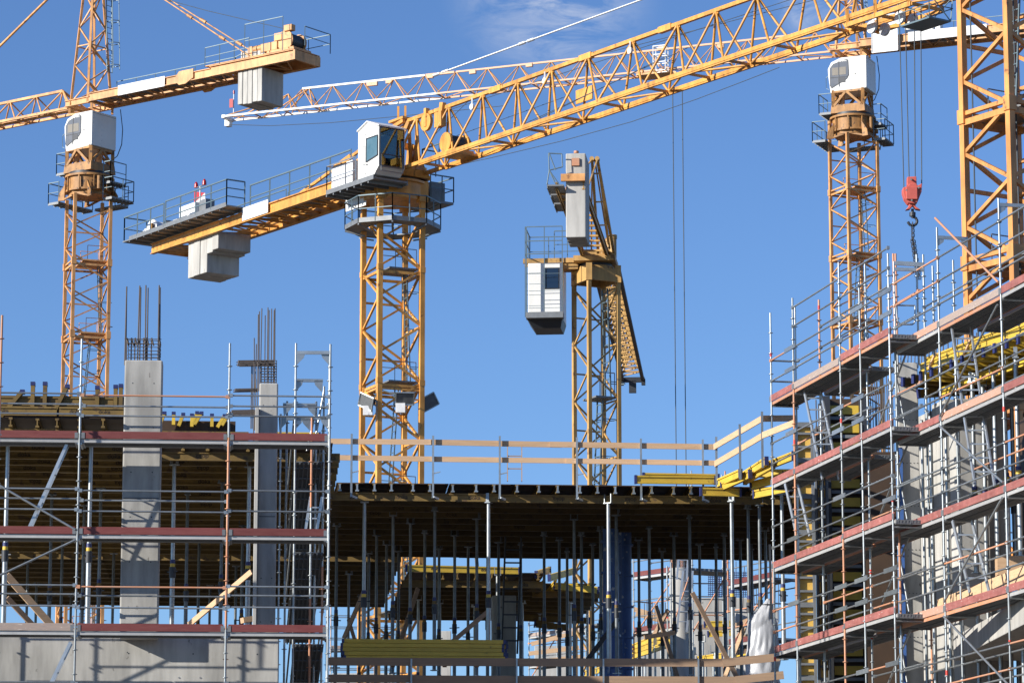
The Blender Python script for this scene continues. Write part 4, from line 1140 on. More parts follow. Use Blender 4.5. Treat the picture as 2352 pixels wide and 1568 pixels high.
for f in (.15, .45, .7): q = ap.lerp(LC(1.0, -.42, .7), f); m_.bar(q - nC * .16, q + nC * .16, .045)
m_.build('tie_frame', 'paint_ochre', craneC)
m_ = MB(); 
for s_, tt2 in ((-.6, .2), (-.45, -.3)):
    m_.tube(LC(tt2, s_, .68), LC(tt2, s_, 1.35), .13, 14); m_.tube(LC(tt2, s_, 1.35), LC(tt2, s_, 1.48), .15, 14)
m_.tube(LC(.3, -.25, .68), LC(.3, -.25, 1.2), .1, 12); m_.box(LC(.2, .1, .8), uC * .2, nC * .3, Z * .15)
m_.build('slewing_motor', 'paint_ochre', craneC)
# boom going away
tip = P(1453, 872, 143.0)
vj = tip - LC(-1, -.3, .5); ujl = vj.length; uj = vj.normalized(); nj = Z.cross(uj).normalized()
O_ = LC(-1, -.3, .5)
m_ = MB(); m2 = MB()
for s_ in (-.42, .42): m_.bar(O_ + nj * s_, O_ + uj * ujl + nj * s_, .13)
m_.bar(O_ + Z * .95, O_ + uj * ujl + Z * .95, .1)
k = 0
while k * 1.1 < ujl - 1:
    b = O_ + uj * k * 1.1
    for s_ in (-.42, .42): m2.bar(b + nj * s_, b + uj * .55 + Z * .95, .05); m2.bar(b + uj * 1.1 + nj * s_, b + uj * .55 + Z * .95, .05)
    m2.bar(b - nj * .42, b + nj * .42, .06); m2.bar(b - nj * .42, b + uj * 1.1 + nj * .42, .05)
    k += 1
m_.build('boom_chord', 'rebar', craneC); m2.build('boom_lacing', 'paint_ochre', craneC)
m_ = MB(); m_.bar(tip - nj * .5, tip + nj * .5, .2); m_.box(tip - Z * .3, uj * .1, nj * .15, Z * .25); m_.box(tip - Z * .1 - nj * .45, uj * .15, nj * .08, Z * .12); m_.box(tip - Z * .1 + nj * .45, uj * .15, nj * .08, Z * .12); m_.build('boom_tip', 'dark', craneC)

# ------------------------------------------------------------------ crane E: thick mast at the right edge
dE = 94.0
xc = P(2328, 300, dE)
craneE = thing('tower_crane', (xc.x, xc.y, 0), 'thick orange lattice mast of a crane rising out of frame at the right edge', 'tower crane')
mast(craneE, xc, 1.93, .545, 0, 42, .185, 'paint_orange', 4.15 / 4, 4.15, .105, 0, platforms='galv_dull', ladder=True, k0=1, join=P(2290, 240, dE - 1.2).z)
for X_ in (2228, 2327):
    m_ = MB(); a = P(X_, 0, dE); m_.tube(Vector((a.x, a.y, 42)), Vector((a.x, a.y, 4)), .022, 6); m_.build('power_cable', 'rope', craneE)


# ================================================================== SCAFFOLDS
class Frame:
    """local frame of a scaffold: t along the facade, o inwards, z up (world)"""
    def __init__(s, O, e, m): s.O = Vector((O.x, O.y, 0)); s.e = e.normalized(); s.m = m.normalized()
    def p(s, t, o, z): return s.O + s.e * t + s.m * o + Z * z
    def t_at(s, X, o, z):
        lo, hi = -40.0, 40.0
        f = lambda t: proj(s.p(t, o, z))[0] - X
        if f(lo) > f(hi): lo, hi = hi, lo
        for _ in range(50):
            m_ = (lo + hi) / 2
            if f(m_) < 0: lo = m_
            else: hi = m_
        return (lo + hi) / 2
TR = .0242
def tube_m(): 
    r = random.random()
    return 'rust' if r < .16 else 'galv'
def standard(fr, par, t, o, z0, z1, marks=True, seg=2.0):
    z = z1
    while z > z0 + .05:
        zb = max(z0, z - seg)
        mb = MB(); mb.tube(fr.p(t, o, zb), fr.p(t, o, z - .005), TR, 10)
        c = zb + .5
        while c < z - .1: mb.tube(fr.p(t, o, c), fr.p(t, o, c + .012), .06, 10); c += .5
        so = mb.build('standard', tube_m(), par)
        if marks and random.random() < .2:
            zz = zb + random.uniform(.3, max(.31, z - zb - .2)); mk_ = MB(); mk_.tube(fr.p(t, o, zz), fr.p(t, o, min(z - .01, zz + .10)), TR + .003, 10); mk_.build('colour_mark', 'red_mark', so)
        z = zb
def ledger(fr, par, t0, t1, o, z, m_=None, r=.021, name='ledger'):
    mb = MB(); mb.tube(fr.p(t0, o, z), fr.p(t1, o, z), r, 8)
    for t in (t0, t1): mb.box(fr.p(t, o, z), fr.e * .045, fr.m * .03, Z * .035)
    return mb.build(name, m_ or tube_m(), par)
def transom(fr, par, t, o0, o1, z):
    mb = MB(); mb.tube(fr.p(t, o0, z), fr.p(t, o1, z), .023, 8); mb.build('transom', 'galv', par)
def endframe(fr, par, t, o0, o1, z):
    mb = MB(); mb.bar(fr.p(t, o0, z), fr.p(t, o1, z), .04, .07)
    for o, s in ((o0, 1), (o1, -1)):
        a = fr.p(t, o, z); mb.prism([a + fr.e * .01, a + fr.m * s * .16 + fr.e * .01, a + fr.m * s * .14 - Z * .1 + fr.e * .01, a - Z * .2 + fr.e * .01], -fr.e * .02)
    mb.build('frame_head', 'galv', par)
def platform(fr, par, t0, t1, o0, o1, z, edge='galv', toe='toe_red', toe_t=None):
    n = 2; w = (o1 - o0) / n
    mb = MB()
    for i in range(n):
        a, b = o0 + w * i + .012, o0 + w * (i + 1) - .012
        mb.box(fr.p((t0 + t1) / 2, (a + b) / 2, z - .012), fr.e * (t1 - t0) / 2, fr.m * (b - a) / 2, Z * .01)
        for k in range(4):
            o = a + (b - a) * (k + .5) / 4
            mb.box(fr.p((t0 + t1) / 2, o, z - .042), fr.e * (t1 - t0) / 2, fr.m * .016, Z * .021)
        if i: mb.box(fr.p((t0 + t1) / 2, a, z - .045), fr.e * (t1 - t0) / 2, fr.m * .006, Z * .04)
    for t in (t0 + .04, t1 - .04): mb.box(fr.p(t, (o0 + o1) / 2, z - .06), fr.e * .03, fr.m * (o1 - o0) / 2, Z * .035)
    pf = mb.build('platform', 'galv_dull', par)
    eb = MB(); eb.box(fr.p((t0 + t1) / 2, o0, z - .035), fr.e * (t1 - t0) / 2, fr.m * .012, Z * .038); eb.box(fr.p((t0 + t1) / 2, o1, z - .035), fr.e * (t1 - t0) / 2, fr.m * .008, Z * .035)
    eb.build('platform_edge', 'edge' if edge == 'galv' else edge, pf)
    if toe:
        a, b = toe_t or (t0, t1)
        tb = MB(); tb.box(fr.p((a + b) / 2, o0 - .03, z + .085), fr.e * ((b - a) / 2 - .02), fr.m * .016, Z * .078)
        to = tb.build('toe_board', toe, par, bevel=.006)
        cl = MB()
        for q in (a + .04, b - .04): cl.box(fr.p(q, o0 - .05, z + .07), fr.e * .035, fr.m * .006, Z * .06)
        cl.build('board_clip', 'galv_dull', to)
def brace(fr, par, t0, z0, t1, z1, o, m_='galv', r=.024):
    mb = MB(); mb.tube(fr.p(t0, o, z0), fr.p(t1, o, z1), r, 8); mb.build('diagonal_brace', m_, par)
def lad(name, a, b, wdir, w, m_, par=None, rung=.28, th=.035, label=None, cat=None, group=None):
    mb = MB(); a, b = Vector(a), Vector(b)
    for s in (-1, 1): mb.bar(a + wdir * s * w / 2, b + wdir * s * w / 2, th * .8, th * 1.8)
    n = int((b - a).length / rung)
    for i in range(1, n):
        q = a.lerp(b, i / n); mb.bar(q - wdir * w / 2, q + wdir * w / 2, th * .8)
    o = mb.build(name, m_, par)
    if label: tag(o, label, cat or 'ladder', group)
    return o

# ---- left scaffold
z1_ = P(400, 1014, 72).z; LVL = [z1_, z1_ - 2.0, z1_ - 4.0]
f0 = Frame(P(183, 1014, 71.6), EX, EY)
sl = thing('scaffold', f0.p(3, .3, 0), 'tube scaffold with three red-edged platforms in front of the concrete columns at the left', 'scaffold')
tS = {k: f0.t_at(k, 0, z1_) for k in (183, 525, 757, -162, 0)}
topz = {183: P(183, 778, 71.6).z, 525: P(525, 787, 71.8).z, 757: P(757, 790, 72).z, -162: P(0, 800, 71.4).z}
for k in (-162, 183, 525, 757):
    standard(f0, sl, tS[k], 0, 0, topz[k], marks=False)
    if k != 183: standard(f0, sl, tS[k], .7, 0, z1_ + (.0 if k != 757 else 1.9), marks=False)
standard(f0, sl, f0.t_at(-2, -.9, z1_), -.9, z1_ - 2.2, P(0, 732, 71).z, marks=False)
for zl in LVL + [LVL[2] - 2.0]:
    for a, b in ((-162, 183), (183, 525), (525, 757)):
        t0, t1 = tS[a] + .03, tS[b] - .03
        platform(f0, sl, t0, t1, .03, .67, zl, 'galv', 'toe_grey' if (a == -162 and zl == LVL[2]) else 'toe_red')
        for i, (h, o) in enumerate(((.95, 0), (.52, 0), (.84, .7))):
            if o > .1 and zl == LVL[1] and a == 525: continue
            sh = .03 if a == 183 else 0
            ledger(f0, sl, t0, t1, o, zl + h - sh, 'rust' if (zl == LVL[0] and h == .95 and a == 183) or (zl == LVL[2] and h == .95 and a == 183) else 'galv', .019)
        for t in (t0, t1): transom(f0, sl, t, 0, .7, zl - .1)
tA, tB = tS[-162], tS[183]
tz = f0.t_at(0, 0, z1_)
brace(f0, sl, tS[-162], LVL[1] + 2.0 - .15, tS[183] - .05, LVL[1] + .1, -.02, 'galv')
brace(f0, sl, tS[-162], LVL[2] + .1 + .3, tS[183] - .05, LVL[1] - .12, -.02, 'galv')
a = hit(66, 1218, f0.p(0, .35, 0), EY); b = hit(150, 1032, f0.p(0, .35, 0), EY)
lad('ladder', a, b + (b - a) * .05, EY, .35, 'alu', sl)
a = hit(118, 1568, f0.p(0, .35, 0), EY); b = hit(163, 1475, f0.p(0, .35, 0), EY)
lad('ladder', a + (a - b) * .8, b, EY, .35, 'alu', sl)
# end frames of the right bay, rising above the platform
tR = tS[757]; tQ = f0.t_at(680, 0.0, z1_ + 2)
standard(f0, sl, tQ, .05, z1_ + .0, P(680, 790, 72.1).z, marks=False)
for zz in (P(700, 810, 72).z,): 
    mb = MB(); mb.bar(f0.p(tQ, .05, zz), f0.p(tR, 0, zz), .04, .07)
    for t, s_ in ((tQ, 1), (tR, -1)):
        mb.prism([f0.p(t, .03, zz), f0.p(t + .2 * s_, .03, zz), f0.p(t + .17 * s_, .03, zz - .1), f0.p(t + .02 * s_, .03, zz - .26)], EY * .02)
    mb.build('frame_head', 'galv', sl)

# ---- stair tower behind the right bay
f1 = Frame(P(640, 1000, 75.5), EX, EY)
st = thing('stair_tower', f1.p(.9, .5, 0), 'narrow scaffold stair tower with dark sloping flights beside the second column', 'scaffold')
tt = [f1.t_at(x, 0, 11.5) for x in (642, 657, 676, 714, 725, 742)]
hs_ = [P(x, y, 75.5).z for x, y in ((642, 950), (657, 910), (676, 872), (714, 956), (725, 910), (742, 880))]
for t, h, o in zip(tt, hs_, (0, .6, 0, 0, .6, .3)): standard(f1, st, t, o, 0, h, marks=False)
for Y_, x0, x1 in ((872, 676, 742), (928, 650, 726), (960, 640, 714), (958, 676, 757)):
    zz = P(700, Y_, 75.5).z
    mb = MB(); a, b = f1.t_at(x0, 0, zz), f1.t_at(x1, 0, zz); mb.bar(f1.p(a, .05, zz), f1.p(b, .05, zz), .04, .07)
    for t, s_ in ((a, 1), (b, -1)): mb.prism([f1.p(t, .03, zz), f1.p(t + .2 * s_, .03, zz), f1.p(t + .17 * s_, .03, zz - .1), f1.p(t + .02 * s_, .03, zz - .26)], EY * .02)
    mb.build('frame_head', 'galv', st)
brace(f1, st, tt[4], hs_[4] - .2, tt[3] - .1, ZF + 4.2, .1); brace(f1, st, tt[5], hs_[5] - .1, tt[3], ZF + 4.0, .2)
ts0, ts1 = f1.t_at(664, 0, 9), f1.t_at(738, 0, 9)
for k in range(5):
    zb = z1_ + .1 - 2.0 * k
    xa, xb = f1.t_at(674, 0, zb), f1.t_at(744, 0, zb); ya, yb = f1.t_at(660, 0, zb), f1.t_at(722, 0, zb)
    TA, TB, BA, BB = f1.p(xa, .1, zb), f1.p(xb, .1, zb), f1.p(ya, 2.3, zb - 1.75), f1.p(yb, 2.3, zb - 1.75)
    mb = MB(); mb.prism([TA, TB, BB, BA], Z * .02)
    for i in range(7):
        f = (i + .5) / 7; mb.bar(TA.lerp(TB, f) - Z * .02, BA.lerp(BB, f) - Z * .02, .03, .045)
    for i in range(9):
        f = (i + .5) / 9; mb.bar(TA.lerp(BA, f) - Z * .015, TB.lerp(BB, f) - Z * .015, .05, .03)
    mb.build('stair_flight', 'galv_dark', st)
    for q0_, q1_ in ((TA, BA), (TB, BB)):
        mb = MB(); mb.tube(q0_ + Z * .95, q1_ + Z * .95, .02, 8); mb.build('handrail', 'galv', st)
lad('ladder', hit(715, 1215, f1.p(0, .1, 0), EY), hit(727, 1140, f1.p(0, .1, 0), EY), EX, .25, 'alu', st, .2)

# ---- far-right scaffolds along the receding facade
eR = Vector((.2166, -.9763, 0)); mR = Vector((.9763, .2166, 0))
P1 = P(1775, 921, 82); ZL = P1.z
F1_ = Frame(P1, eR, mR)
s1 = thing('scaffold', F1_.p(4, .3, 0), 'tall scaffold running along the right-hand building, the part farther away with a leaning ladder', 'scaffold')
outer = [(X_, F1_.t_at(X_, 0, ZL)) for X_ in (1772, 1823, 1930, 1976, 2043)]
inner = [(X_, F1_.t_at(X_, .68, ZL)) for X_ in (1829, 1884, 1991, 2056)]
tops_o = {1772: 718, 1823: 684, 1930: 602, 1976: 648, 2043: 582}
tops_i = {1829: 704, 1884: 688, 1991: 606, 2056: 582}
for X_, t in outer:
    z = hit(X_, tops_o[X_], F1_.p(t, 0, 0), Vector((0, 1, 0))).z; standard(F1_, s1, t, 0, 0, z)
for X_, t in inner:
    z = hit(X_, tops_i[X_], F1_.p(t, .68, 0), Vector((0, 1, 0))).z; standard(F1_, s1, t, .68, 0, z)
LV = [ZL - 2 * k for k in range(5)]
toes = ['toe_faded', 'toe_grey', 'toe_faded']
ot = [t for _, t in outer]
segs = [(ot[0] - .1, ot[1]), (ot[1], ot[2]), (ot[2], ot[4] + .1)]
for k, zl in enumerate(LV):
    for j, (a, b) in enumerate(segs):
        dz = .0 if j < 2 else .05
        tk = toes[j] if k == 0 else 'toe_faded'
        platform(F1_, s1, a, b, .03, .66, zl + dz, random.choice(['galv', 'galv', 'rust']), tk)
        if j == 1 or k > 1:
            platform(F1_, s1, a, b, .75, 1.35, zl + dz - .02, random.choice(['rust', 'galv']), None)
    for h in (.5, 1.0) + ((1.5,) if k == 0 else ()):
        for j in range(4):
            if h == 1.5 and j == 0: continue
            a, b = ot[j], ot[j + 1]
            ledger(F1_, s1, a, b, 0, zl + h, None)
            if random.random() < .8: ledger(F1_, s1, a, b, .68, zl + h + .03, None)
            if random.random() < .5 and h < 1.5:
                mb = MB(); c0 = b - .9; mb.box(F1_.p((c0 + b) / 2 + .3, -.03, zl + h + .01), eR * .42, mR * .012, Z * .05); mb.build('ledger_coupling', 'galv', s1)
    for t in ot: transom(F1_, s1, t, 0, .68, zl - .1); 
    if k == 0:
        for h in (.5, 1.0): transom(F1_, s1, ot[0], 0, .68, zl + h)
    # struts at the back
    brace(F1_, s1, ot[2] - .9, zl - 2.0 + .1, ot[3] + .4, zl - .1, .9); brace(F1_, s1, ot[3] + .9, zl - 1.8, ot[3] + .2, zl - .2, .7, 'galv')
ledger(F1_, s1, ot[1], ot[4], 0, ZL + 1.95, 'galv'); 
mb = MB(); mb.bar(hit(2056, 604, F1_.p(ot[4], 0, 0), Vector((0, 1, 0))), hit(2120, 608, F1_.p(ot[4], 0, 0), Vector((0, 1, 0))), .05, .09); mb.bar(hit(2056, 618, F1_.p(ot[4], 0, 0), Vector((0, 1, 0))), hit(2122, 620, F1_.p(ot[4], 0, 0), Vector((0, 1, 0))), .05, .07)
mb.build('frame_head', 'galv', s1)
def l3(fr, par, X0, Y0, X1, Y1, o, w, wd, m_='alu', rung=.28):
    nrm = fr.m
    a = hit(X0, Y0, fr.p(0, o, 0), nrm); b = hit(X1, Y1, fr.p(0, o, 0), nrm)
    return lad('ladder', a, b, wd, w, m_, par, rung)
wx = Vector((1, 0, 0))
def lad_y(par, X0, Y0, X1, Y1, d0, d1, w=.36, m_='alu'):
    return lad('ladder', P(X0, Y0, d0), P(X1, Y1, d1), wx, w, m_, par, .3, .04)
lad_y(s1, 1908, 1100, 1864, 888, 79.3, 80.2, .38)
lad_y(s1, 1845, 1230, 1818, 1110, 80.8, 81.2, .3)

P2 = P(2057, 806, 75); ZL2 = P2.z
F2_ = Frame(P2, eR, mR)
s2 = thing('scaffold', F2_.p(4, .3, 0), 'nearer scaffold at the right edge with worn orange and red toe boards and a triangular diagonal braces', 'scaffold')
s2['label'] = 'nearer scaffold at the right edge with worn orange top toe board and zigzag diagonal braces'
t20 = 0.0
t2 = [F2_.t_at(x, 0, ZL2) for x in (2057, 2157, 2299, 2440, 2590)]
tpy = {0: 600, 1: 522, 2: 455, 3: 420, 4: 380}
for i, t in enumerate(t2):
    X_ = (2050, 2150, 2293, 2440, 2590)[i]
    z = hit(X_, tpy[i], F2_.p(t, 0, 0), Vector((0, 1, 0))).z; standard(F2_, s2, t, 0, 0, z)
for x, y in ((2110, 584), (2125, 584), (2146, 610), (2193, 597), (2062, 582)):
    t = F2_.t_at(x, .68, ZL2); z = hit(x, y, F2_.p(t, .68, 0), Vector((0, 1, 0))).z; standard(F2_, s2, t, .68, 0 if x in (2125, 2193) else ZL2 - .2, z)
for t in (t2[2], t2[3], t2[4]): standard(F2_, s2, t, .68, 0, ZL2 + 1.2)
toe0 = [('toe_orange', 'galv'), ('toe_grey', 'rust'), ('toe_faded', 'galv'), ('toe_orange', 'galv')]
toe1 = [('toe_faded', 'galv'), ('toe_orange', 'galv'), ('toe_faded', 'galv'), ('toe_faded', 'galv')]
for k in range(5):
    zl = ZL2 - 2 * k
    for j in range(4):
        tm_, eg = (toe0[j] if k == 0 else toe1[j] if k == 1 else ('toe_faded', 'galv') if k == 2 else (('toe_orange', 'rust'), ('toe_faded', 'rust'), ('toe_faded', 'galv'), ('toe_grey', 'galv'))[j])
        platform(F2_, s2, t2[j], t2[j + 1], .03, .66, zl, eg, tm_)
        if k == 0 and j == 1: 
            platform(F2_, s2, t2[j] + .3, t2[j + 1], .75, 1.35, zl - .02, 'galv', None)
        for h in (.5, 1.0):
            ledger(F2_, s2, t2[j], t2[j + 1], 0, zl + h); 
            if h == 1.0 or random.random() < .5: ledger(F2_, s2, t2[j], t2[j + 1], .68, zl + h)
        if j: transom(F2_, s2, t2[j], 0, .68, zl - .1)
for j in range(4): ledger(F2_, s2, t2[j], t2[j + 1], 0, ZL2 + 1.5)
brace(F2_, s2, t2[1] + .05, ZL2 + 2.35, t2[2], ZL2 + .25, -.05, 'rust')
endframe(F2_, s2, t2[1], 0, .68, hit(2150, 545, F2_.p(t2[1], 0, 0), Vector((0, 1, 0))).z)
endframe(F2_, s2, t2[2], 0, .68, hit(2293, 470, F2_.p(t2[2], 0, 0), Vector((0, 1, 0))).z)
brace(F2_, s2, t2[2] - .05, ZL2 - .2, t2[1] + .1, ZL2 - 1.9, -.06)
brace(F2_, s2, t2[1] + .05, ZL2 - 2.1, t2[2], ZL2 - 3.8, -.06)
brace(F2_, s2, t2[2] - .05, ZL2 - 4.1, t2[1] + .1, ZL2 - 5.8, -.06)
brace(F2_, s2, t2[1] + .05, ZL2 - 6.1, t2[2], ZL2 - 7.8, -.06)
lad_y(s2, 2232, 925, 2207, 748, 71.2, 71.8, .4)
lad_y(s2, 2262, 1075 + 40, 2232, 925, 70.6, 71.2, .4)
lad_y(s2, 2250, 1360, 2210, 1195, 71.2, 71.8, .4)
mb = MB(); pts = [hit(x, y, F2_.p(t2[0] + .8, 0, 0), Vector((0, 1, 0))) for x, y in ((2060, 701), (2102, 702), (2101, 740), (2096, 745), (2068, 745), (2062, 738), (2058, 703))]
mb.path(pts, .018, 6); mb.build('access_gate', 'galv', s2)

# ================================================================== FORMWORK DECKS
def h20(mb, a, b, up=Z, scale=1.0):           # timber I-beam, a..b along the bottom centre line
    a, b = Vector(a), Vector(b)
    mb.bar(a + up * .10 * scale, b + up * .10 * scale, .028, .12 * scale)
    mb.bar(a + up * .02, b + up * .02, .08, .04); mb.bar(a + up * (.2 * scale - .02), b + up * (.2 * scale - .02), .08, .04)
def cap(mb, p, d, up=Z):
    mb.bar(p, p + d * .05, .095, .215)
brand = 'doka'
def deck(label, a0, a1, b0, b1, zt, js=.5,  ps=1.25, front_text=True, jstick=.25, jmat='beam_shaded', inner='beam_deep_shade', ply=True, group=None, ragged=0, pmat='beam_shaded', texts=6):
    th = thing('formwork_deck', W((a0 + a1) / 2, (b0 + b1) / 2, zt - .45), label, 'formwork deck')
    if ply:
        mb = MB(); na = max(1, int((a1 - a0) / 2.5)); nb = max(1, int((b1 - b0) / 1.0))
        for i in range(na):
            for j in range(nb):
                x0, x1 = a0 + (a1 - a0) * i / na, a0 + (a1 - a0) * (i + 1) / na; y0, y1 = b0 + (b1 - b0) * j / nb, b0 + (b1 - b0) * (j + 1) / nb
                g_ = .004 if (i * 7 + j * 3) % 5 else .016
                mb.box(W((x0 + x1) / 2, (y0 + y1) / 2, zt - .011), EX * ((x1 - x0) / 2 - g_), EY * ((y1 - y0) / 2 - g_), Z * .0105)
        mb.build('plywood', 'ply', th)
    a = a0 + .1; cnt = 0
    while a < a1 and cnt < 95:
        mb = MB(); e0 = b0 - random.uniform(0, .12) - (random.uniform(0, ragged) if ragged else 0)
        h20(mb, W(a, e0, zt - .222), W(a, b1 + random.uniform(0, .3), zt - .222))
        j = mb.build('joist', jmat, th)
        if jstick:
            mb = MB(); mb.box(W(a, e0 - .008, zt - .125), EX * .022, EY * .006, Z * .085); mb.box(W(a, e0 - .012, zt - .2), EX * .045, EY * .006, Z * .018); mb.build('end_clip', 'galv', j)
        a += js * random.uniform(.82, 1.15); cnt += 1
    b = b0 + .18; k = 0
    while b < b1:
        x = a0
        while x < a1 - .3:
            L_ = min(3.9, a1 - x)
            mb = MB(); of = .10 if int(x / 3.9) % 2 else 0
            h20(mb, W(x - .15, b + of, zt - .423), W(x + L_ + .15, b + of, zt - .423))
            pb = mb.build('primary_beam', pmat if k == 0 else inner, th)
            if k < texts:
                for q in ((.28, .78) if k % 2 else (.42, .88)):
                    flip = random.random() < .5
                    lettering(brand, .15, W(x + L_ * q, b + of - .0155, zt - .325), EX * (-1 if flip else 1), Z * (-1 if flip else 1), 'ink', pb)
            x += 3.9
        b += ps * (random.uniform(.85, 1.1) if k else .75); k += 1
    return th
def abX(X, Y, d): return AB(P(X, Y, d))
aL = abX(-700, 1000, 75)[0]
a283, b75 = abX(283, 1000, 75); jend = {}; a370, b78 = abX(368, 1000, 78.2); a757, _ = abX(757, 1000, 78.2); a757c, b85 = abX(757, 1120, 85); a910, b97 = abX(912, 1240, 97.3)
aR, bR = abX(1650, 1125, 85); aR2, _ = abX(1800, 1240, 97)
b110 = AB(P(400, 1400, 110.5))[1]
deck('left end of the storey deck over the columns, rows of yellow timber beams', aL, a283, b75, b97, ZD - .01, ps=1.15, jstick=0, inner='beam_shaded', texts=9)
deck('short stretch of storey deck between the two left columns', a283 + .03, a757 + .1, b78, b97, ZD - .01, ps=1.1, jstick=0, inner='beam_shaded', texts=9)
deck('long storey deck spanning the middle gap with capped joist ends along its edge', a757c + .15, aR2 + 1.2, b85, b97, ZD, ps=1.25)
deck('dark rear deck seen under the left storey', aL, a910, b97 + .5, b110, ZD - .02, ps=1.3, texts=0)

# edge formwork standing on the left deck
def beam(name, a, b, m_='beam', caps=True, up=Z, label=None, group=None, par=None, text=False):
    mb = MB(); a, b = Vector(a), Vector(b); h20(mb, a, b, up)
    o = mb.build(name, m_, par)
    if par is None: tag(o, label, 'timber beam', group)
    if caps:
        d = (b - a).normalized(); c = MB(); cap(c, a + up * .1, -d, up); cap(c, b + up * .1, d, up); c.build('end_cap', 'blue_cap', o)
    if text:
        d = (b - a).normalized(); s_ = Vector((0, -1, 0)) - d * d.dot(Vector((0, -1, 0))); s_.normalize()
        for q in (.25, .7): lettering(brand, .13, a.lerp(b, q) + s_ * .0155 + up * .1, d, up, 'ink', o)
    return o
ef = thing('edge_formwork', W((aL + a283) / 2, b75, ZD - .1), 'yellow edge formwork with upright blue-capped beam ends on the left deck', 'edge formwork')
for i, zz in enumerate((.02, .30)):
    x = aL + i * 1.2
    while x < a283 - .5:
        L_ = min(3.9, a283 - x); beam('waler', W(x, b75 - .05 + .35 * i, ZD + zz), W(x + L_, b75 - .05 + .35 * i, ZD + zz), 'beam_shaded', False, par=ef, text=(i == 0)); x += 3.95
mb = MB(); mb.box(W((aL + a283) / 2, b75 + .5, ZD + .28), EX * (a283 - aL) / 2, EY * .012, Z * .27); mb.build('form_panel', 'ply', ef)
for X_, Y_, lean in ((76, 880, 0), (104, 880, .0), (155, 886, .18), (224, 889, .0), (266, 887, 0), (278, 885, 0), (52, 898, .3)):
    q = hit(X_, Y_, W(0, b75 + .3, 0), EY)
    mb = MB(); a = q; b = q - Z * .62 - EX * lean * 1.6; mb.bar(a, b, .2, .085, EX); o = mb.build('upright_beam', 'beam_shaded', ef)
    mb = MB(); mb.bar(a - Z * .06, a + Z * .02, .22, .10, EX); mb.build('end_cap', 'blue_cap', o)
ef2 = thing('edge_formwork', W((a370 + a757) / 2, b78, ZD - .1), 'low edge formwork with a row of blue-capped beam ends between the columns', 'edge formwork')
beam('waler', W(a370 + .05, b78 - .08, ZD + .0), W(a370 + 2.0, b78 - .08, ZD + .0), 'beam_shaded', False, par=ef2, text=True)
beam('waler', W(a757 - 1.35, b78 - .25, ZD - .02), W(a757 - .25, b78 - .25, ZD - .02), 'beam', True, par=ef2)
mb = MB(); mb.box(W(a370 + .85, b78 + .35, ZD + .34), EX * .85, EY * .012, Z * .17); mb.build('form_panel', 'ply', ef2)
for X_ in (378, 399, 421, 441, 453, 463, 487, 516, 526):
    q = hit(X_, 950 + random.uniform(-3, 4), W(0, b78 + .1, 0), EY); ln = random.choice((0, .1, .16))
    mb = MB(); b = q - Z * .28 - EX * ln; mb.bar(q, b, .16, .075, EX); o = mb.build('upright_beam', 'beam', ef2)
    mb = MB(); mb.bar(q - Z * .05, q + Z * .02, .18, .09, EX); mb.build('end_cap', 'blue_cap', o)

# rear decks in the gap of the middle
def pxdeck(label, X0, X1, Yt, d, depth, zt, **k):
    a0, b0 = AB(P(X0, Yt, d)); a1, _ = AB(P(X1, Yt, d)); return deck(label, a0, a1, b0, b0 + depth, zt, **k)
pxdeck('rear deck of bare yellow beams seen through the gap behind the middle deck', 935, 1255, 1320, 101.5, 10.5, P(1000, 1312, 101.5).z, ply=True, texts=2, jmat='beam_shaded', jstick=0)
pxdeck('rear deck with staggered beam ends, right of the loose ladder', 1235, 1372, 1340, 104, 7.0, P(1300, 1338, 104).z, ragged=1.2, texts=1, js=.4, jmat='beam', jstick=0)
beam('formwork_beam', P(935, 1312, 100.8), P(1190, 1318, 101.6), 'beam', True, label='single yellow beam lying along the front edge of the rear deck', text=True)
for i, (x0, y0, x1, y1, d0, d1) in enumerate(((1232, 1326, 1262, 1316, 102, 104), (1262, 1334, 1320, 1318, 101, 104), (1275, 1352, 1372, 1362, 103, 103), (1288, 1376, 1368, 1374, 106, 106), (1180, 1400, 1308, 1410, 108, 108), (1190, 1425, 1352, 1432, 109, 109), (1230, 1440, 1300, 1448, 107, 107), (930, 1254, 935 + 45, 1254, 99, 99), (900, 1276, 945, 1276, 101, 101))):
    beam('formwork_beam', P(x0, y0, d0), P(x1, y1, d1), 'beam' if i < 3 else 'beam_shaded', True, label='loose yellow beam sticking out of the rear decks, ' + ('short one tilted beside the loose ladder', 'longer tilted one', 'top one of the right-hand steps', 'second one of the right-hand steps', 'long low one hanging left of the lattice mast', 'lowest long one', 'lowest short one', 'upper stub in front of the lattice mast', 'lower stub in front of the lattice mast')[i])

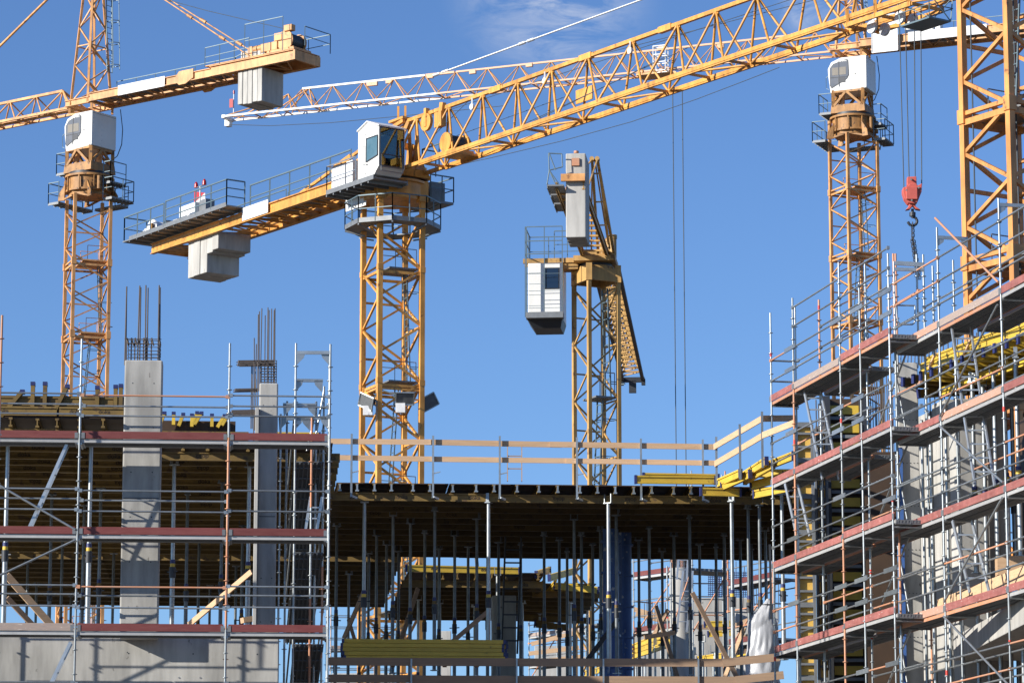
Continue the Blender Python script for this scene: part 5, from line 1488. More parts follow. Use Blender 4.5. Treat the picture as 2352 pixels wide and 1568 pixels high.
# ================================================================== PROPS (steel posts under the decks)
_pr = {}
def steel_prop(base, h, label, group, r=.04, m_='galv'):
    if 'shaded' in label: m_ = 'galv_shaded'
    hk_ = round(h * 4) / 4; key = (hk_, r, m_)
    if key in _pr:
        return copy_thing(_pr[key], base, label, group, random.uniform(0, 6))
    th = thing('steel_prop', base, label, 'steel prop', group)
    b = Vector(base); f = .38
    mb = MB(); mb.tube(b + Z * .02, b + Z * hk_ * f, r * 1.18, 12); mb.build('outer_tube', m_, th)
    mb = MB(); mb.tube(b + Z * hk_ * f, b + Z * (hk_ - .24), r * .98, 12); mb.build('inner_tube', m_, th)
    mb = MB(); mb.tube(b + Z * (hk_ * f - .2), b + Z * (hk_ * f + .05), r * 1.6, 12); mb.bar(b + Z * (hk_ * f - .05) - V(.15, 0, 0), b + Z * (hk_ * f - .05) + V(.15, 0, 0), .025); c = mb.build('adjusting_collar', 'dark', th)
    mb = MB(); mb.tube(b + Z * (hk_ * f + .05), b + Z * (hk_ * f + .13), r * 1.25, 12); mb.build('yellow_band', 'beam_shaded' if m_ == 'galv_shaded' else 'beam', c)
    mb = MB(); mb.tube(b + Z * (hk_ * f + .13), b + Z * (hk_ * f + .22), r * 1.25, 12); mb.build('blue_band', 'blue_cap', c)
    mb = MB(); mb.box(b + Z * (hk_ - .23), V(.1, 0, 0), V(0, .07, 0), Z * .012)
    for sx_ in (-.09, .09): mb.box(b + V(sx_, 0, 0) + Z * (hk_ - .12), V(.008, 0, 0), V(0, .04, 0), Z * .12)
    mb.build('fork_head', m_, th)
    mb = MB(); mb.box(b + Z * .01, V(.08, 0, 0), V(0, .08, 0), Z * .01); mb.build('base_plate', 'galv', th)
    _pr[key] = th
    return th
def prop_px(X, d, label, group, ztop=None, r=.04, h=4.25):
    zt = (ztop if ztop is not None else ZD - .41)
    q = P(X, 1400, d)
    t_ = zt - .02
    # x so that the prop crosses the wanted column at mid height
    qq = hit(X, proj(Vector((q.x, q.y, zt - 2)))[1], Vector((0, d, 0)), Vector((0, 1, 0)))
    hk_ = round(h * 4) / 4
    return steel_prop((qq.x, d, t_ + .22 - hk_), h, label, group, r)
ordn = ['first', 'second', 'third', 'fourth', 'fifth', 'sixth', 'seventh', 'eighth', 'ninth', 'tenth', 'eleventh', 'twelfth', 'thirteenth', 'fourteenth', 'fifteenth', 'sixteenth', 'seventeenth', 'eighteenth', 'nineteenth', 'twentieth'] + ['twenty-' + w for w in ('first', 'second', 'third', 'fourth', 'fifth', 'sixth', 'seventh', 'eighth', 'ninth')] + ['thirtieth'] + ['thirty-' + w for w in ('first', 'second', 'third', 'fourth', 'fifth')]
rows = [
    ('front row under the middle deck', [(836, 85.4), (1122, 85.5), (1398, 85.6), (1682, 85.3), (1798, 84.0)], 'lit steel prop'),
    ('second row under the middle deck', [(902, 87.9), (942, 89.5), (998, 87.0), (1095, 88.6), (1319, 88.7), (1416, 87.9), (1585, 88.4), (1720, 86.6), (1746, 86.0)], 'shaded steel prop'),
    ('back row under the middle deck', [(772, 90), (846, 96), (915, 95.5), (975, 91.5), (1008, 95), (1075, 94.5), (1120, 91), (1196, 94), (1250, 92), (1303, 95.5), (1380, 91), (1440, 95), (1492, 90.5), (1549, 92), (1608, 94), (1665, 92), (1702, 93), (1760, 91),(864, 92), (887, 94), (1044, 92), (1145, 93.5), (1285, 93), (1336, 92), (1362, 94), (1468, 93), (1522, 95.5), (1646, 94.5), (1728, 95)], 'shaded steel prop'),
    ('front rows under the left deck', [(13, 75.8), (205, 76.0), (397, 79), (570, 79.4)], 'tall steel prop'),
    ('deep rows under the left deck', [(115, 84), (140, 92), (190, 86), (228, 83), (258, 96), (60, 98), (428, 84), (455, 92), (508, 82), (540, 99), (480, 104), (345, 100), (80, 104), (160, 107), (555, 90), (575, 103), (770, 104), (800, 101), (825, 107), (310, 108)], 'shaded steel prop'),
    ('row under the rear decks', [(960, 105), (1010, 106), (1090, 107), (1200, 106), (1240, 109), (1310, 106), (1350, 108)], 'steel prop'),
]
for rn, lst, ty in rows:
    for i, (X_, d_) in enumerate(sorted(lst)):
        zt_ = None if 'rear decks' not in rn else P(1000, 1312, 101.5).z - .42
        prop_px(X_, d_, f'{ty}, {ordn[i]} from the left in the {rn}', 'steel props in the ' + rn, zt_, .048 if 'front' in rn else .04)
q = P(1396, 1300, 96); steel_prop((q.x, 96, P(1396, 1245, 96).z - 4.0), 4.0, 'freestanding steel prop with an empty fork head left of the lattice mast', 'loose steel props', .045)
q = P(1143, 1310, 100.4); steel_prop((q.x, 100.4, P(1143, 1302, 100.4).z - 4.25), 4.25, 'bright steel prop holding the rear beam beside the loose ladder', 'loose steel props', .055)

# ================================================================== COLUMNS, WALLS
def rebar_bars(par, pts_top, zb, m_='rebar', r=.014):
    for x, y, zt in pts_top:
        mb = MB(); mb.tube((x, y, zb), (x + random.uniform(-.02, .02), y, zt), r, 6); mb.build('rebar', m_, par)
def column(X0, X1, d, Ytop, zb, w, label, m_='concrete', bev=.03):
    a0, b0 = AB(P(X0, (Ytop + 1400) / 2, d)); a1, _ = AB(P(X1, (Ytop + 1400) / 2, d))
    zt = P(X0, Ytop, d).z
    th = thing('concrete_column', W((a0 + a1) / 2, b0 + w / 2, zb), label, 'column')
    mb = MB(); mb.box(W((a0 + a1) / 2, b0 + w / 2, (zb + zt) / 2), EX * (a1 - a0) / 2, EY * w / 2, Z * (zt - zb) / 2); mb.build('shaft', m_, th, bevel=bev)
    if d < 90 and a1 - a0 > .3:
        for k_, zz in enumerate([zt - 2.95, zt - 5.6]):
            jm = MB(); jm.box(W((a0 + a1) / 2, b0 - .001, zz), EX * ((a1 - a0) / 2 - .03), EY * .003, Z * .008); jm.build('pour_joint', 'dark', th)
        for k_ in range(7):
            for ff in (.22, .78):
                jm = MB(); q_ = W(a0 + (a1 - a0) * ff, b0, zt - .5 - k_ * .95); jm.tube(q_ - EY * .002, q_ + EY * .01, .014, 8); jm.build('tie_hole', 'dark', th)
    return th, a0, a1, b0, zt
cA, a0, a1, b0, zt = column(281, 368.5, 72.75, 826, P(325, 1463, 72.75).z, .55, 'wide concrete column with four rebar pairs rising from its top, scaffold shadows across it')
pts = []
for X_, Y_, bo in ((290, 658, .08), (292.5, 660, .4), (319, 656, .12), (324, 660, .42), (337, 655, .12), (341, 661, .42), (366, 655, .08), (370, 660, .42)):
    q = hit(X_, Y_, W(0, b0 + bo, 0), EY); pts.append((q.x, q.y, q.z))
rebar_bars(cA, pts, zt - .1, r=.016)
for i, X_ in enumerate((291, 302, 310, 317, 330, 337, 348, 364)):
    a = hit(X_, 776, W(0, b0 + .15, 0), EY); mb = MB(); mb.tube((a.x, a.y, zt - .05), a, .014, 6); mb.tube(a, a + V(.05, -.02, -.17), .018, 6); mb.build('tie_hook', 'rebar', cA)
for i in range(6):
    zz = zt + .06 + .075 * i; mb = MB(); rr = [W(a0 + .06, b0 + .06, zz), W(a1 - .06, b0 + .06, zz), W(a1 - .06, b0 + .48, zz), W(a0 + .06, b0 + .48, zz)]
    mb.path([p_ + Z * random.uniform(-.012, .012) for p_ in rr + rr[:1]], .008, 5); mb.build('stirrup', 'rebar', cA)
mb = MB(); mb.tube(hit(286, 778, W(0, b0 + .1, 0), EY), hit(371, 779, W(0, b0 + .1, 0), EY), .009, 5); mb.build('stirrup', 'rebar', cA)

cB, a0, a1, b0, zt = column(592.5, 636, 75.4, 879, P(600, 1463, 75.4).z, .5, 'narrow concrete column with a rebar cage and projecting bent bars on top')
pts = []
for X_, Y_, bo in ((594, 722, .1), (600, 708, .4), (610, 724, .42), (616, 706, .1), (625, 709, .4), (630, 712, .1), (633, 708, .4), (586, 776, .1), (588, 790, .4), (619, 712, .4), (597, 715, .2)):
    q = hit(X_, Y_, W(0, b0 + bo, 0), EY); pts.append((q.x, q.y, q.z))
rebar_bars(cB, pts, zt - .15, r=.013)
for i in range(9):
    zz = zt + .03 + .06 * i; mb = MB(); rr = [W(a0 + .04, b0 + .05, zz), W(a1 - .04, b0 + .05, zz), W(a1 - .04, b0 + .45, zz), W(a0 + .04, b0 + .45, zz)]
    mb.path(rr + rr[:1], .009, 5); mb.build('stirrup', 'rebar', cB)
def starters(par, X0, X1, Y0, Y1, n):
    mb = MB()
    for i in range(n):
        f = i / (n - 1); Y_ = Y0 + (Y1 - Y0) * f; bo = .08 + .3 * ((i * 37) % 10) / 10
        a = hit(X0 + 4 * math.sin(i * 2.1), Y_, W(0, b0 + bo, 0), EY); b = hit(X1, Y_ - 1, W(0, b0 + bo, 0), EY)
        mb.tube(a, b, .011, 5); mb.tube(b, b - Z * .35 - EX * .0, .011, 5)
    a = hit(X0 + 3, Y0, W(0, b0 + .05, 0), EY); b = hit(X0, Y1, W(0, b0 + .05, 0), EY); mb.tube(a, b, .014, 5)
    mb.build('starter_bars', 'rebar', par)
starters(cB, 546, 628, 828, 841, 8); starters(cB, 539, 592, 893, 900, 6); starters(cB, 531, 585, 942, 953, 7)
mb = MB(); 
for X_ in (578, 581, 584, 588): a = hit(X_, 840 if X_ < 583 else 870, W(0, b0 + .2, 0), EY); mb.tube(a, Vector((a.x, a.y, a.z - 1.4)), .012, 5)
mb.build('side_bars', 'rebar', cB)
cC, *_ = column(583.5, 592.2, 75.2, 935, P(600, 1463, 75.4).z, .3, 'thin pale concrete strip standing against the narrow column', 'concrete_pale', .01)
# formwork shadow pieces behind (posts between wall and column)
aw0, bw = AB(P(-600, 1500, 72.66)); aw1, _ = AB(P(641, 1500, 72.66)); zw_ = P(400, 1462, 72.8).z
mb = MB(); mb.box(W((aw0 + aw1) / 2, bw + .15, (zw_ + 4.4) / 2 + .1), EX * (aw1 - aw0) / 2, EY * .15, Z * (zw_ - 4.2) / 2); pw = mb.build('concrete_wall', 'concrete', bevel=.02)
tag(pw, 'long low concrete parapet wall along the bottom left', 'wall')
for k_ in range(8):
    x_ = aw1 - .9 - k_ * 1.35
    for dz_ in (.3, 1.3):
        jm = MB(); jm.tube(W(x_ + .45, bw - .003, zw_ - dz_), W(x_ + .45, bw + .01, zw_ - dz_), .016, 8); jm.build('tie_hole', 'dark', pw)
# slab behind it
mb = MB(); mb.box(W((aw0 + aw1) / 2, bw + 20, ZF - .16), EX * (aw1 - aw0) / 2, EY * 19.6, Z * .15); tag(mb.build('floor_slab', 'concrete'), 'concrete storey floor behind the left parapet wall', 'floor slab')
ac0 = aw1 + .05; ac1 = AB(P(1770, 1500, 85))[0]
mb = MB(); mb.box(W((ac0 + ac1) / 2, 92.3, ZF - .72), EX * (ac1 - ac0) / 2, EY * 7.3, Z * .15); tag(mb.build('floor_slab', 'concrete'), 'concrete storey floor under the middle deck', 'floor slab')
# timber bracing planks left
def plank(name, a, b, w=.03, h=.15, m_='timber', label=None, cat='timber plank', group=None, up=Z):
    mb = MB(); mb.bar(a, b, w, h, up); return tag(mb.build(name, m_), label, cat, group)
plank('timber_brace', P(434, 1434, 78), P(578, 1312, 77), .05, .12, label='diagonal timber brace leaning up to the narrow column')
plank('timber_brace', P(15, 1320, 77), P(122, 1440, 77.5), .05, .16, label='diagonal timber brace at the far left, thick upper one')
plank('timber_brace', P(16, 1372, 77.6), P(80, 1440, 78), .05, .12, 'timber_old', label='diagonal timber brace at the far left, thin lower one')
plank('timber_offcut', P(556, 1424, 77), P(610, 1416, 77.2), .25, .12, label='short wide board lying behind the scaffold by the narrow column')
# mesh reinforcement stack
mb = MB()
for k in range(7):
    zz = ZF + .06 + .05 * k
    for i in range(14): 
        a = P(425 + k * 6, 1440, 76.2 + i * .12); mb.tube(Vector((a.x, a.y, zz + .02 * math.sin(i))), Vector((a.x + 1.7 - .1 * k, a.y, zz - .02)), .01, 4)
    for i in range(9): 
        a = P(430 + k * 5 + i * 16, 1440, 76.2); mb.tube(Vector((a.x, a.y, zz)), Vector((a.x, a.y + 1.6, zz)), .01, 4)
tag(mb.build('rebar_mesh_stack', 'dark'), 'low dark stack of reinforcement mesh lying between the left columns', 'rebar mesh')

# ================================================================== GUARD RAIL ON THE MIDDLE DECK
gr = thing('guard_rail', P(1200, 1107, 84.9), 'timber guard rail on steel posts along the edge of the middle deck', 'guard rail')
for X_, Yt in ((808, 996), (995, 1000), (1148, 1001), (1325, 1004), (1472, 1007), (1614, 1009)):
    a = hit(X_, Yt, W(0, b85 - .16, 0), EY); mb = MB(); mb.bar(a, Vector((a.x, a.y, ZD - .38)), .05, .05); 
    mb.bar(Vector((a.x, a.y, ZD - .36)), Vector((a.x + .12, a.y + .1, ZD - .4)), .09, .05); mb.bar(Vector((a.x, a.y, ZD + .22)), Vector((a.x + .18, a.y - .02, ZD + .26)), .03, .025)
    mb.build('rail_post', 'galv', gr)
def gplank(X0, Y0, X1, Y1, h, off=-.11, m_='timber'):
    a = hit(X0, Y0, W(0, b85 + off, 0), EY); b = hit(X1, Y1, W(0, b85 + off, 0), EY); mb = MB(); mb.bar(a, b, .028, h); mb.build('rail_plank', m_, gr)
gplank(752, 1013, 990, 1015, .135); gplank(978, 1015, 1290, 1021, .14, -.08); gplank(1262, 1020, 1640, 1026, .14, -.115)
gplank(752, 1050, 1000, 1054, .13); gplank(985, 1054, 1330, 1058, .13, -.08); gplank(1300, 1058, 1645, 1063, .13, -.115)
g2 = thing('guard_rail', P(1740, 1040, 84), 'timber guard rail rising at the right end of the middle deck, seen at an angle', 'guard rail')
for (x0, y0, d0, x1, y1, d1) in ((1640, 1026, 85, 1752, 960, 82), (1752, 961, 82, 1830, 960, 83.0), (1642, 1065, 85, 1752, 1000, 82), (1750, 1000, 82, 1826, 970, 80.8)):
    mb = MB(); mb.bar(P(x0, y0, d0), P(x1, y1, d1), .03, .15); mb.build('rail_plank', 'timber', g2)
for x, y, d in ((1645, 1003, 85), (1699, 974, 83.3), (1750, 945, 82)):
    a = P(x, y, d); mb = MB(); mb.bar(a, a - Z * 1.35, .055); mb.build('rail_post', 'galv', g2)
lad('ladder', hit(1182, 1105, W(0, b85 + 1.0, 0), EY), hit(1182, 1018, W(0, b85 + 1.2, 0), EY), EX, .36, 'timber_old', None, .3, .03, 'wooden ladder standing on the middle deck behind its guard rail', 'ladder')
lad('ladder', hit(1170, 1500, W(0, b85 + 7.2, 0), EY), hit(1179, 1232, W(0, b85 + 6.5, 0), EY), EX, .42, 'dark', None, .32, .05, 'tall dark ladder leaning between the props under the middle deck', 'ladder')
# lower guard rail
g3 = thing('guard_rail', P(1250, 1540, 83.6), 'pair of brown timber guard rails along the bottom edge of the picture', 'guard rail')
for x0, y0, x1, y1, m_, off in ((752, 1518, 1200, 1520, 'timber_old', 0), (1190, 1520, 1690, 1521, 'timber_old', -.04), (1660, 1521, 1790, 1508, 'timber_old', -.08), (752, 1557, 960, 1558, 'timber_old', 0), (940, 1559, 1700, 1562, 'timber_old', -.04), (1690, 1561, 1800, 1549, 'timber_old', -.08)):
    mb = MB(); mb.bar(P(x0, y0, 83.6 + off), P(x1, y1, 83.6 + off), .03, .19); mb.build('rail_plank', m_, g3)
for X_ in (945, 1187, 1386, 1604):
    mb = MB(); a = P(X_, 1512, 83.5); mb.bar(a, a - Z * 1.3, .04); mb.build('rail_post', 'galv', g3)

# ================================================================== LOOSE BEAMS
gb = 'stack of yellow beams at the bottom of the middle bay'
a0p, a1p = P(793, 1467, 84.2), P(1158, 1470, 84.2)
lay = ['topmost', 'second', 'third', 'fourth', 'lowest']
for k in range(5):
    for j in range(4):
        sh = random.uniform(-.06, .06); o = EY * (j * .12 + random.uniform(0, .012))
        mb = MB(); a = a0p + o + V(sh, 0, -.04 - k * .1); b = a1p + o + V(sh, 0, -.04 - k * .1)
        mb.bar(a, b, .115, .094); 
        ob = mb.build('formwork_beam', 'beam', bevel=.006)
        tag(ob, f'yellow beam in the {lay[k]} layer of the stack, {["front","second","third","back"][j]} one of the layer', 'timber beam', gb)
        c = MB(); d = EX; c.bar(a, a - d * .06, .12, .095); c.bar(b, b + d * .06, .12, .095); c.build('end_cap', 'blue_cap', ob)
        if k == 2 and j == 0: pass
for i, X_ in enumerate((900, 1020, 1095)):
    a = P(X_, 1520, 84.1); mb = MB(); mb.bar(a - V(0, .1, 0), a + V(0, .8, 0), .1, .1); tag(mb.build('timber_bearer', 'timber_old'), 'short timber bearer under the beam stack, ' + ('left', 'middle', 'right')[i] + ' one', 'timber bearer')
lb = [(1462, 1104, 84.8, 1640, 1106, 85.2, 'long one on the deck behind the guard rail'), (1480, 1098, 85.1, 1648, 1101, 85.4, 'upper long one on the deck'), (1612, 1132, 84.4, 1698, 1134, 84.6, 'bottom one under the deck corner'),
      (1650, 1112, 85, 1700, 1090, 83.4, 'tilted one left of the post'), (1660, 1120, 84.6, 1722, 1092, 83.2, 'second tilted one'), (1702, 1100, 84.4, 1760, 1062, 82.3, 'tilted upper one'), (1712, 1106, 84, 1775, 1070, 82.2, 'third tilted one'), (1728, 1118, 84, 1800, 1098, 83, 'short one by the scaffold'), (1735, 1138, 83.8, 1815, 1122, 82.6, 'lowest one by the scaffold'), (1722, 1090, 84.1, 1822, 1090, 83.8, 'level one by the scaffold'),
      (1755, 1076, 83, 1822, 1050, 81.3, 'highest tilted one')]
for x0, y0, d0, x1, y1, d1, ll in lb:
    beam('formwork_beam', P(x0, y0 + 6, d0), P(x1, y1 + 6, d1), 'beam', True, label='yellow beam heaped at the right end of the middle deck, ' + ll, group='yellow beams at the deck corner')

# ================================================================== BLUE ROUND FORMS AND REAR STRUCTURES
for i, (X0, X1, d, ll) in enumerate(((1385, 1421, 90.5, 'left, paler one'), (1421, 1451, 92, 'right, darker one'))):
    c = P((X0 + X1) / 2, 1400, d); r = (X1 - X0) / 2 * d * 1.01 / F
    th = thing('column_form', (c.x, c.y, ZF), f'blue steel round column form with flanges, {ll} of the pair', 'column formwork', 'blue round column forms')
    zb, zt = ZF - .5, P(1400, 1215, d).z
    mb = MB(); mb.tube((c.x, c.y, zb), (c.x, c.y, zt), r, 28); mb.build('form_shell', 'blue_steel', th)
    for k in range(6):
        zz = zt - .35 - k * .82 - .1 * i
        mb = MB(); mb.tube((c.x, c.y, zz), (c.x, c.y, zz + .05), r * 1.28, 28); mb.build('flange', 'blue_steel', th)
    mb = MB(); mb.box((c.x - r * .35, c.y - r * 1.02, (zb + zt) / 2), V(.03, 0, 0), V(0, .06, 0), Z * (zt - zb) / 2); mb.build('seam_rib', 'blue_steel', th)
# dark column inside
cD, *_ = column(1131, 1186, 96, 1366, 0, .5, 'shaded concrete column standing behind the tall dark ladder')
for i, (x0, y0, x1, y1, d, m_, ll) in enumerate(((1498 + 8, 1390, 1560, 1568, 88, 'timber_old', 'long one leaning left near the far round column'), (1535, 1400, 1500, 1462, 88.3, 'timber_old', 'short one meeting it'), (1480, 1463, 1550, 1452, 87.8, 'timber_old', 'level one tied across'), (1590, 1360, 1700, 1568, 86, 'timber_old', 'one crossing down to the right'), (1710, 1440, 1660, 1568, 87.5, 'timber', 'one beside the plastic sheet'), (995, 1510, 1125, 1400, 86, 'timber_old', 'one leaning on the middle props'), (838, 1353, 790, 1465, 87, 'timber_old', 'one by the left prop'), (800, 1420, 815, 1470, 88, 'timber_old', 'short stub by the left prop'), (905, 1520, 960, 1350, 90, 'timber_old', 'one among the props left of centre'), (1345, 1520, 1420, 1420, 88.5, 'dark', 'dark one by the blue forms'), (1768, 1250, 1772, 1420, 83.8, 'dark', 'dark upright one beside the plastic sheet'))):
    plank('timber_brace', P(x0, y0, d), P(x1, y1, d + .4), .05, .11, m_, 'diagonal brace plank under the middle deck, ' + ll, 'timber plank', 'brace planks under the middle deck')
# plastic sheet
rings = []
random.seed(11)
prof = [(1765, 1374, .03), (1764, 1384, .09), (1761, 1396, .15), (1754, 1411, .24), (1751, 1428, .31), (1750, 1450, .33), (1753, 1480, .36), (1752, 1510, .39), (1750, 1540, .40), (1748, 1600, .44)]
def plerp(f):
    k_ = f * (len(prof) - 1); i_ = min(int(k_), len(prof) - 2); g_ = k_ - i_
    return [prof[i_][c_] * (1 - g_) + prof[i_ + 1][c_] * g_ for c_ in range(3)]
NS = 72
cre = [(random.uniform(0, 2 * math.pi), f_, .16 / f_ ** .55 * random.uniform(.5, 1.2), random.uniform(-.02, .02), random.uniform(.02, .07), random.uniform(0, 6)) for f_ in (2, 3, 4, 6, 8, 9, 12, 15, 18)]
for r_ in range(60):
    x, y, w = plerp(r_ / 59); c = P(x, y, 85.6); rr = []
    for i in range(NS):
        a = 2 * math.pi * i / NS; k = 1
        for ph, fr_, am, tw, wy, py in cre: k += am * (.55 + .45 * math.sin(y * wy + py)) * (abs(math.sin(a * fr_ / 2 + ph + y * tw + .8 * math.sin(y * .05 + ph))) * 2 - 1)
        rr.append(c + V(math.cos(a) * w * k, math.sin(a) * w * .6 * k, random.uniform(-.012, .012)))
    rings.append(rr)
mb = MB(); mb.loft(rings[::-1], True, False); ps_ = tag(mb.build('plastic_sheet', 'tarp'), 'white plastic sheeting bunched and hung over a post below the deck', 'plastic sheet')
mb = MB(); c = P(1763, 1388, 85.6); pts = [c + V(math.cos(R(t)) * .13, math.sin(R(t)) * .09, 0) for t in range(0, 361, 30)]; mb.path(pts, .014, 5); mb.tube(c, c + Z * .5, .012, 5); mb.build('tie_rope', 'dark', ps_)

# far round column with rebar cage
c = P(1562, 1400, 108); rc_ = 24 * 108 / F
cE = thing('concrete_column', (c.x, c.y, 0), 'round pale concrete column with a rusty rebar cage on top, seen through the gap', 'column')
zt = P(1562, 1305, 108).z; zc = P(1562, 1215, 108).z
mb = MB(); mb.tube((c.x, c.y, 0), (c.x, c.y, zt), rc_, 28); mb.build('shaft', 'concrete_pale', cE)
for i in range(26):
    a = 2 * math.pi * i / 26; mb = MB(); mb.tube((c.x + math.cos(a) * rc_ * .9, c.y + math.sin(a) * rc_ * .9, zt), (c.x + math.cos(a) * rc_ * .9, c.y + math.sin(a) * rc_ * .9, zc), .017, 5); mb.build('rebar', 'rust' if i % 5 == 0 else 'rebar', cE)
for k in range(12):
    zz = zt + .05 + (zc - zt) * k / 12; pts = [(c.x + math.cos(R(t)) * rc_ * .93, c.y + math.sin(R(t)) * rc_ * .93, zz) for t in range(0, 361, 30)]
    mb = MB(); mb.path([Vector(p_) for p_ in pts], .01, 4); mb.build('stirrup', 'rebar', cE)
# scaffold around it
def small_scaffold(label, X0, X1, d, Ys, step, depth, tops_, cat='scaffold', mats=('galv',), toe='toe_red', direction=EX, inw=EY, ladder_=None, rails=True):
    O_ = P(X0, Ys[0], d); fr = Frame(O_, direction, inw)
    th = thing('scaffold', (O_.x, O_.y, 0), label, cat)
    z0 = O_.z; tE = fr.t_at(X1, 0, z0); n = max(1, round(tE / step)); tsx = [tE * i / n for i in range(n + 1)]
    for t in tsx:
        for o in (0, depth): standard(fr, th, t, o, 0, z0 + tops_, True)
    for Y_ in Ys:
        zl = P(X0, Y_, d).z
        for a, b in zip(tsx, tsx[1:]):
            if toe != 'none': platform(fr, th, a, b, .02, depth, zl, 'galv', toe)
            for h in (.5, 1.0, 1.5):
                for o in (0, depth):
                    if h < 1.5 or random.random() < .6: ledger(fr, th, a, b, o, zl + h, None, .02)
        for t in tsx: transom(fr, th, t, 0, depth, zl - .05); transom(fr, th, t, 0, depth, zl + 1.0)
    brace(fr, th, tsx[0], z0 - 1.9, tsx[min(1, n)], z0 - .1, 0, 'rust')
    return fr, th, tsx
eq = Vector((.62, -.785, 0)); iq = Vector((.785, .62, 0))
small_scaffold('far scaffold bay with a red toe board between the blue forms and the round column', 1455, 1552, 111, (1325, 1512 - 60), 2.2, .7, 2.6, direction=eq, inw=iq)
frn, thn, _ = small_scaffold('slim access tower with a ladder wrapped round the far round column', 1541, 1586, 106.8, (1305, 1442), 1.6, 1.0, .2, toe='none')
lad('ladder', P(1566, 1450, 106.5), P(1580, 1310, 106.5), EX, .3, 'alu', thn, .28)
lad('ladder', P(1566, 1330, 106.5), P(1572, 1240, 106.5), EX, .3, 'alu', thn, .28)
small_scaffold('far scaffold with grey deck right of the round column', 1590, 1668, 109, (1312, 1442), 1.5, .8, 3.2, toe='none')
small_scaffold('far scaffold with a bright red toe board left of the right-hand building', 1672, 1775, 104, (1345, 1480), 2.4, .8, 1.2, direction=Vector((.45, -.89, 0)).normalized(), inw=Vector((.89, .45, 0)).normalized())
small_scaffold('distant scaffold seen low between the central props', 1215, 1345, 150, (1462, 1530), 2.2, .8, 1.6, toe='toe_grey', direction=eq, inw=iq)
small_scaffold('distant scaffold seen low behind the stacked yellow beams', 760, 900, 155, (1490, 1560), 2.2, .8, 3.0, toe='toe_grey')
# platform grey of that scaffold
mb = MB(); a, b = P(1560, 1310, 109), P(1672, 1316, 109); mb.bar(a, b, 1.2, .08); tag(mb.build('scaffold_deck', 'galv_dull'), 'grey plank deck spanning behind the round column', 'platform')
# blue safety mesh
mb = MB()
for i in range(22): x = 1628 + i * 4.2; mb.tube(P(x, 1304 + 8, 112), P(x, 1370, 112), .012, 4)
for i in range(12): y = 1314 + i * 5; mb.tube(P(1626, y, 112), P(1722, y + 1, 112), .012, 4)
tag(mb.build('mesh_panel', 'blue_cap'), 'blue wire mesh panel fixed behind the far scaffold', 'mesh panel')
# background walls and building masses behind the gap
def slab_px(name, label, X0, Y0, X1, Y1, d, th_, m_, cat, bev=.02):
    a, b = P(X0, Y0, d), P(X1, Y1, d); z0_, z1 = min(a.z, b.z), max(a.z, b.z)
    mb = MB(); mb.box(V((a.x + b.x) / 2, d + th_ / 2, (z0_ + z1) / 2), V((b.x - a.x) / 2, 0, 0), V(0, th_ / 2, 0), V(0, 0, (z1 - z0_) / 2)); return tag(mb.build(name, m_, bevel=bev), label, cat)
slab_px('concrete_wall', 'shaded concrete wall with dark boards behind the far grey scaffold', 1592, 1372, 1722, 1600, 122, .4, 'concrete', 'wall')
slab_px('concrete_wall', 'pale concrete wall behind the props right of the blue forms', 1455, 1445, 1545, 1600, 128, .4, 'concrete_pale', 'wall')
slab_px('concrete_wall', 'pale stretch of concrete wall behind the plastic sheet', 1690, 1396, 1790, 1600, 112, .4, 'concrete_pale', 'wall')
slab_px('concrete_wall', 'sunlit low wall far behind, left of the lattice mast', 1228, 1482, 1312, 1620, 165, .4, 'concrete_pale', 'wall')
slab_px('concrete_wall', 'small pale wall far behind the props above the beam stack', 1005, 1448, 1035, 1620, 160, .4, 'concrete_pale', 'wall')
slab_px('concrete_wall', 'pale building mass low at the left of the middle bay', 762, 1545, 905, 1700, 150, .5, 'concrete_pale', 'wall')
# timber formwork in the background (planks)
k = 0
for x0, y0, x1, y1, d, m_ in ((1455, 1398, 1550, 1425, 124, 'timber'), (1460, 1408, 1548, 1432, 123.5, 'timber'), (1680, 1440, 1725, 1422, 108, 'timber'), (1686, 1470, 1728, 1458, 108, 'timber'), (1680, 1500, 1728, 1490, 108, 'timber_old'), (1455, 1448, 1545, 1428, 120, 'toe_grey'), (1220, 1478, 1330, 1450, 140, 'timber'), (1215, 1500, 1330, 1486, 141, 'timber'), (1600, 1438, 1690, 1442, 118, 'timber_old'), (1228, 1520, 1340, 1506, 139, 'timber')):
    plank('timber_plank', P(x0, y0, d), P(x1, y1, d), .04, .17, m_, 'background plank among the far formwork, %s one counting from the blue forms outwards' % ordn[k], 'timber plank', 'background planks'); k += 1
k = 0
for x0, y0, x1, y1, d0, d1 in ((1455, 1502, 1545, 1468, 116, 110), (1455, 1512, 1548, 1482, 115.5, 109.5), (1620, 1440, 1712, 1436, 116, 116), (1628, 1462, 1716, 1458, 117, 117), (1345, 1552, 1440, 1530, 120, 114), (1690, 1508, 1760, 1496, 112, 110), (1604, 1520, 1660, 1512, 116, 114), (1455, 1492, 1542, 1455, 117, 111)):
    beam('formwork_beam', P(x0, y0, d0), P(x1, y1, d1), 'beam', True, label='far yellow beam seen low through the gap, %s one from the right-hand of the blue forms' % ordn[k], group='far yellow beams'); k += 1
k = 0
random.seed(5)
for i in range(30):
    X_ = 1460 + i * 11 + random.uniform(-4, 4); d_ = random.uniform(112, 125)
    q = P(X_, 1480 + random.uniform(-25, 20), d_); steel_prop((q.x, q.y, q.z - 3.5), 3.5, 'far thin steel prop in the busy background right of the blue forms', 'far thin props right of the blue forms')
